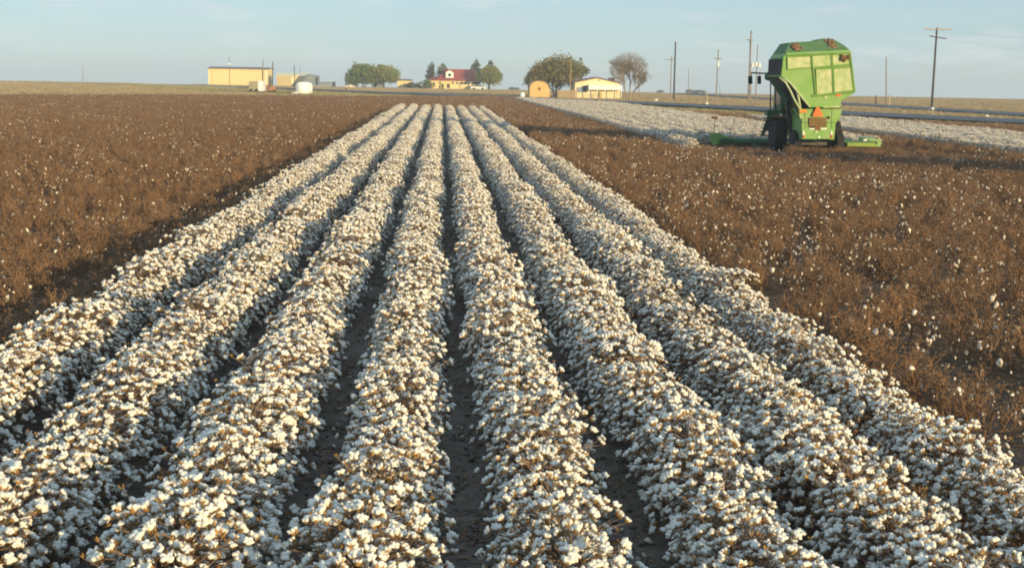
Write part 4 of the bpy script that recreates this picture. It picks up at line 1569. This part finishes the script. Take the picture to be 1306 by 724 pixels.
# ------------------------------------------------------------------ trees
def leafy(name, label, px, d, height, lobes, leaf, bark, nleaf, lsize, trunks=((0, .25),), cat='tree', seed=0, group=None, limbs=9, clear=.28):
    """trunk + limbs + a crown of small leaf-clump faces filling several lobes; lobes: (dx, dy, z, rx, ry, rz) in metres"""
    r = random.Random(seed + 1000)
    bx = P(px, 112, d).x
    g0 = gz(d)
    t = thing(name, (bx, d, g0), label, cat, group)
    mb = MB()
    for tx, tr in trunks:
        top = Vector((bx + tx * 1.8, d, g0 + height * (clear + .2)))
        mb.tube([(bx + tx, d, g0 - .2), (bx + tx * 1.3, d + .1, g0 + height * clear * .6), top], [tr, tr * .8, tr * .55], 8)
        for i in range(limbs):
            L = r.choice(lobes)
            a = r.uniform(0, 6.28)
            e = Vector((bx + L[0] + L[3] * .75 * math.cos(a), d + L[1] + L[4] * .75 * math.sin(a), g0 + L[2] + L[5] * r.uniform(-.2, .75)))
            s_ = Vector((bx + tx * 1.4, d, g0 + height * clear * r.uniform(.6, 1.3)))
            m_ = s_.lerp(e, .5) + Vector((r.uniform(-.3, .3), r.uniform(-.3, .3), .25))
            mb.tube([s_, m_, e], [tr * .45, tr * .25, tr * .08], 5)
    mb.build('trunk', bark, t)
    wts = [L[3] * L[4] * L[5] for L in lobes]
    N = nleaf
    pts = np.zeros((N, 3))
    ch = np.random.RandomState(seed).choice(len(lobes), N, p=np.array(wts) / sum(wts))
    rs = np.random.RandomState(seed + 5)
    u = rs.normal(size=(N, 3))
    u /= np.linalg.norm(u, axis=1)[:, None]
    # clumped: leaves gather round sub-centres so gaps stay between them
    rad = rs.uniform(.35, 1.0, N) ** .5
    Ls = np.array(lobes)
    nclump = max(30, N // 45)
    cc = rs.normal(size=(nclump, 3))
    cc /= np.linalg.norm(cc, axis=1)[:, None]
    cc *= (rs.uniform(.2, 1.0, nclump) ** .45)[:, None]
    ci = rs.randint(0, nclump, N)
    p = cc[ci] + u * rad[:, None] * rs.uniform(.12, .36, N)[:, None]
    p *= np.where(rs.rand(nclump) < .2, rs.uniform(1.05, 1.28, nclump), 1.0)[ci][:, None]      # sprigs reaching out of the outline
    pts = Ls[ch, :3] + p * Ls[ch, 3:6]
    v = np.zeros((N, 4, 3))
    a = rs.normal(size=(N, 3))
    a /= np.linalg.norm(a, axis=1)[:, None]
    b = np.cross(a, rs.normal(size=(N, 3)))
    b /= np.linalg.norm(b, axis=1)[:, None]
    s_ = lsize * rs.uniform(.6, 1.4, N)[:, None]
    v[:, 0] = pts - a * s_
    v[:, 1] = pts - b * s_ * .55
    v[:, 2] = pts + a * s_
    v[:, 3] = pts + b * s_ * .55
    v = v.reshape(-1, 3)
    v[:, 2] = np.maximum(v[:, 2], .1)
    me = mesh_from('crown', v, [(4 * i, 4 * i + 1, 4 * i + 2, 4 * i + 3) for i in range(N)], [0] * N, [leaf], False)
    o = bpy.data.objects.new('crown', me)
    COL.objects.link(o)
    o.parent = t
    return t


s4 = S(425)
leafy('round_tree', 'wide round olive tree of the pair nearest the yellow warehouse', 463, 425, 31 * s4,
      [(-2.7, 0, 3.2, 2.5, 2.6, 2.0), (0, 0, 4.2, 3.6, 3.0, 2.9), (2.3, 0, 3.6, 2.6, 2.6, 2.4), (-1.3, -.5, 5.2, 2.2, 2.0, 1.7)], M['leaf_a'], M['bark'], 11000, .23, ((0, .28), (.6, .22)), seed=1, clear=.2)
leafy('round_tree', 'yellowish round tree of the pair, nearer the yellow shed', 489, 425, 29 * s4,
      [(0, 0, 4.1, 3.3, 2.8, 2.4), (2.3, 0, 3.7, 2.5, 2.4, 2.1), (-1.0, 0, 5.0, 2.3, 2.2, 1.7)], M['leaf_b'], M['bark'], 8800, .23, ((0, .24),), seed=2, clear=.28)
leafy('poplar', 'grey green upright tree behind the hip of the red roof, paler one', 563, 429, 26 * s4,
      [(0, 0, 3.4, 1.3, 1.3, 2.8), (.2, 0, 5.3, 1.4, 1.3, 2.3), (.9, 0, 4.6, 1.2, 1.2, 2.2)], M['leaf_c'], M['bark'], 2200, .2, ((0, .2),), seed=3)
leafy('poplar', 'grey green upright tree beside the low shrubs, darker of the two', 550, 428, 27 * s4,
      [(0, 0, 3.0, 1.5, 1.3, 2.8), (.1, 0, 5.6, 1.2, 1.2, 2.3), (-.3, 0, 4.4, 1.4, 1.4, 2.0)], M['leaf_f'], M['bark'], 2400, .2, ((0, .2),), seed=4)
leafy('conifer', 'dark pointed conifer rising behind the red roof, wider one', 606, 430, 37 * s4,
      [(0, 0, 4.0, 2.0, 2.0, 2.6), (.1, 0, 6.6, 1.5, 1.4, 1.6), (.2, 0, 8.2, .8, .8, 1.1), (-.7, 0, 6.0, 1.0, 1, 1.2)], M['leaf_d'], M['bark'], 2600, .22, ((0, .22),), seed=5)
leafy('conifer', 'slim dark conifer behind the round tree at the house end', 624.5, 430, 36 * s4,
      [(0, 0, 4.4, 1.6, 1.6, 2.6), (0, 0, 7.0, 1.1, 1.1, 1.7), (.1, 0, 8.2, .6, .6, .9)], M['leaf_d'], M['bark'], 1800, .22, ((0, .2),), seed=6)
leafy('round_tree', 'round olive tree standing at the end of the red roofed house', 623, 421, 31 * s4,
      [(-1.2, 0, 4.1, 2.5, 2.4, 2.0), (1.3, 0, 3.9, 2.5, 2.4, 2.2), (.3, 0, 5.4, 2.3, 2.1, 1.8)], M['leaf_b'], M['bark'], 9000, .22, ((0, .22),), seed=7)
leafy('shrub', 'dull dark shrub mound against the yellow shed', 528, 421, 2.2, [(0, 0, .9, 2.4, 1.6, 1.1)], M['leaf_f'], M['bark'], 1400, .17, ((0, .1),), 'shrub', 8)
leafy('shrub', 'taller green shrub between the dark mound and the farmhouse', 541.5, 420, 2.9, [(0, 0, 1.3, 2.1, 1.6, 1.5), (1.2, 0, 1.0, 1.6, 1.4, 1.2)], M['leaf_a'], M['bark'], 1700, .17, ((0, .1),), 'shrub', 9)
leafy('shrub', 'small shrub before the farmhouse wall beside its door', 563.5, 417, 1.6, [(0, 0, .75, .8, .7, .9)], M['leaf_b'], M['bark'], 500, .14, ((0, .06),), 'shrub', 10)
s2 = S(260)
leafy('broad_tree', 'broad bronze tree with several forked trunks behind the barn shed', 708.5, 260, 7.4,
      [(-3.3, 0, 3.6, 2.2, 2.3, 1.5), (-2.0, 0, 4.6, 2.8, 2.6, 1.8), (.6, 0, 5.2, 3.2, 3.0, 2.2), (3.2, 0, 4.9, 2.4, 2.4, 1.7), (-4.6, .3, 3.0, 1.2, 1.4, .9), (4.9, 0, 5.0, 1.3, 1.3, .8), (1.0, -.6, 3.5, 2.6, 2.2, 1.4)],
      M['leaf_e'], M['greybark'], 15000, .17, ((-.3, .16), (.25, .17), (.6, .13), (0, .14)), seed=11, limbs=8, clear=.24)
leafy('far_shrub', 'low dark shrub on the horizon near the plain black pole', 880, 640, 2.2, [(0, 0, .8, 2.4, 1.6, 1.0)], M['leaf_f'], M['bark'], 400, .3, ((0, .1),), 'shrub', 12)
leafy('far_shrub', 'wider low shrub on the horizon beside the pole with the white can', 893, 650, 2.2, [(0, 0, .7, 3.2, 1.6, .9)], M['leaf_f'], M['bark'], 500, .3, ((0, .1),), 'shrub', 13)
leafy('far_shrub', 'tiny dark shrub on the bare horizon between the farmhouse and the barn', 655, 700, 2.0, [(0, 0, .7, 2.8, 1.6, .9)], M['leaf_f'], M['bark'], 400, .3, ((0, .1),), 'shrub', 14)
leafy('far_shrub', 'tiny dark shrub on the horizon beside the bare tree', 842, 720, 2.0, [(0, 0, .7, 2.0, 1.6, .8)], M['leaf_f'], M['bark'], 300, .3, ((0, .1),), 'shrub', 15)

# bare tree: recursive limbs down to twigs
r = random.Random(77)
bx = P(801.5, 124, 255).x
bt = thing('bare_tree', (bx, 255, 0), 'nearly bare grey brown tree with fanning twigs beside the cream building', 'tree')
trunk, twigs = MB(), MB()


def grow(p, d, L, rad, lev):
    q = p + d * L * .55 + Vector((r.gauss(0, .03), r.gauss(0, .03), 0)) * L
    e = q + (d + Vector((r.gauss(0, .16), r.gauss(0, .16), .05))).normalized() * L * .5
    (trunk if lev < 3 else twigs).tube([p, q, e], [rad, rad * .82, rad * .62], 6 if lev < 3 else 3, 0, False)
    if lev >= 6:
        return
    for k in range(3 if lev < 5 else 4):
        f = r.uniform(.45, 1.0) if k else 1.0
        s_ = p.lerp(q, f * 2) if f < .5 else q.lerp(e, f * 2 - 1)
        nd = (d + Vector((r.gauss(0, .42), r.gauss(0, .38), r.gauss(.06, .25)))).normalized()
        grow(s_, nd, L * r.uniform(.62, .86), max(.011, rad * r.uniform(.5, .66)), lev + 1)


for dx, dd, L0 in ((-.2, (-.32, 0, 1), 2.3), (.1, (.12, .1, 1), 2.2), (.45, (.42, -.1, 1), 1.7)):
    grow(Vector((bx + dx, 255, -.1)), Vector(dd).normalized(), L0, .15, 0)
for i in range(3000):
    while True:
        q = Vector((r.uniform(-1, 1), r.uniform(-1, 1), r.uniform(-1, 1)))
        if q.length < 1:
            break
    c = Vector((bx - .1 + q.x * 3.3, 255 + q.y * 3.0, 5.1 + q.z * 3.0))
    if q.z < -.1 and abs(q.x) < .25:
        continue
    d_ = Vector((q.x * .9 + r.gauss(0, .35), q.y * .9 + r.gauss(0, .35), .75 + r.gauss(0, .3))).normalized()
    L_ = r.uniform(.35, .85)
    twigs.tube([c, c + d_ * L_ * .5 + Vector((r.gauss(0, .04), 0, 0)), c + d_ * L_], [.02, .015, .009], 3, 0, False)
trunk.build('trunk', M['greybark'], bt)
twigs.build('crown', M['twigbark'], bt)
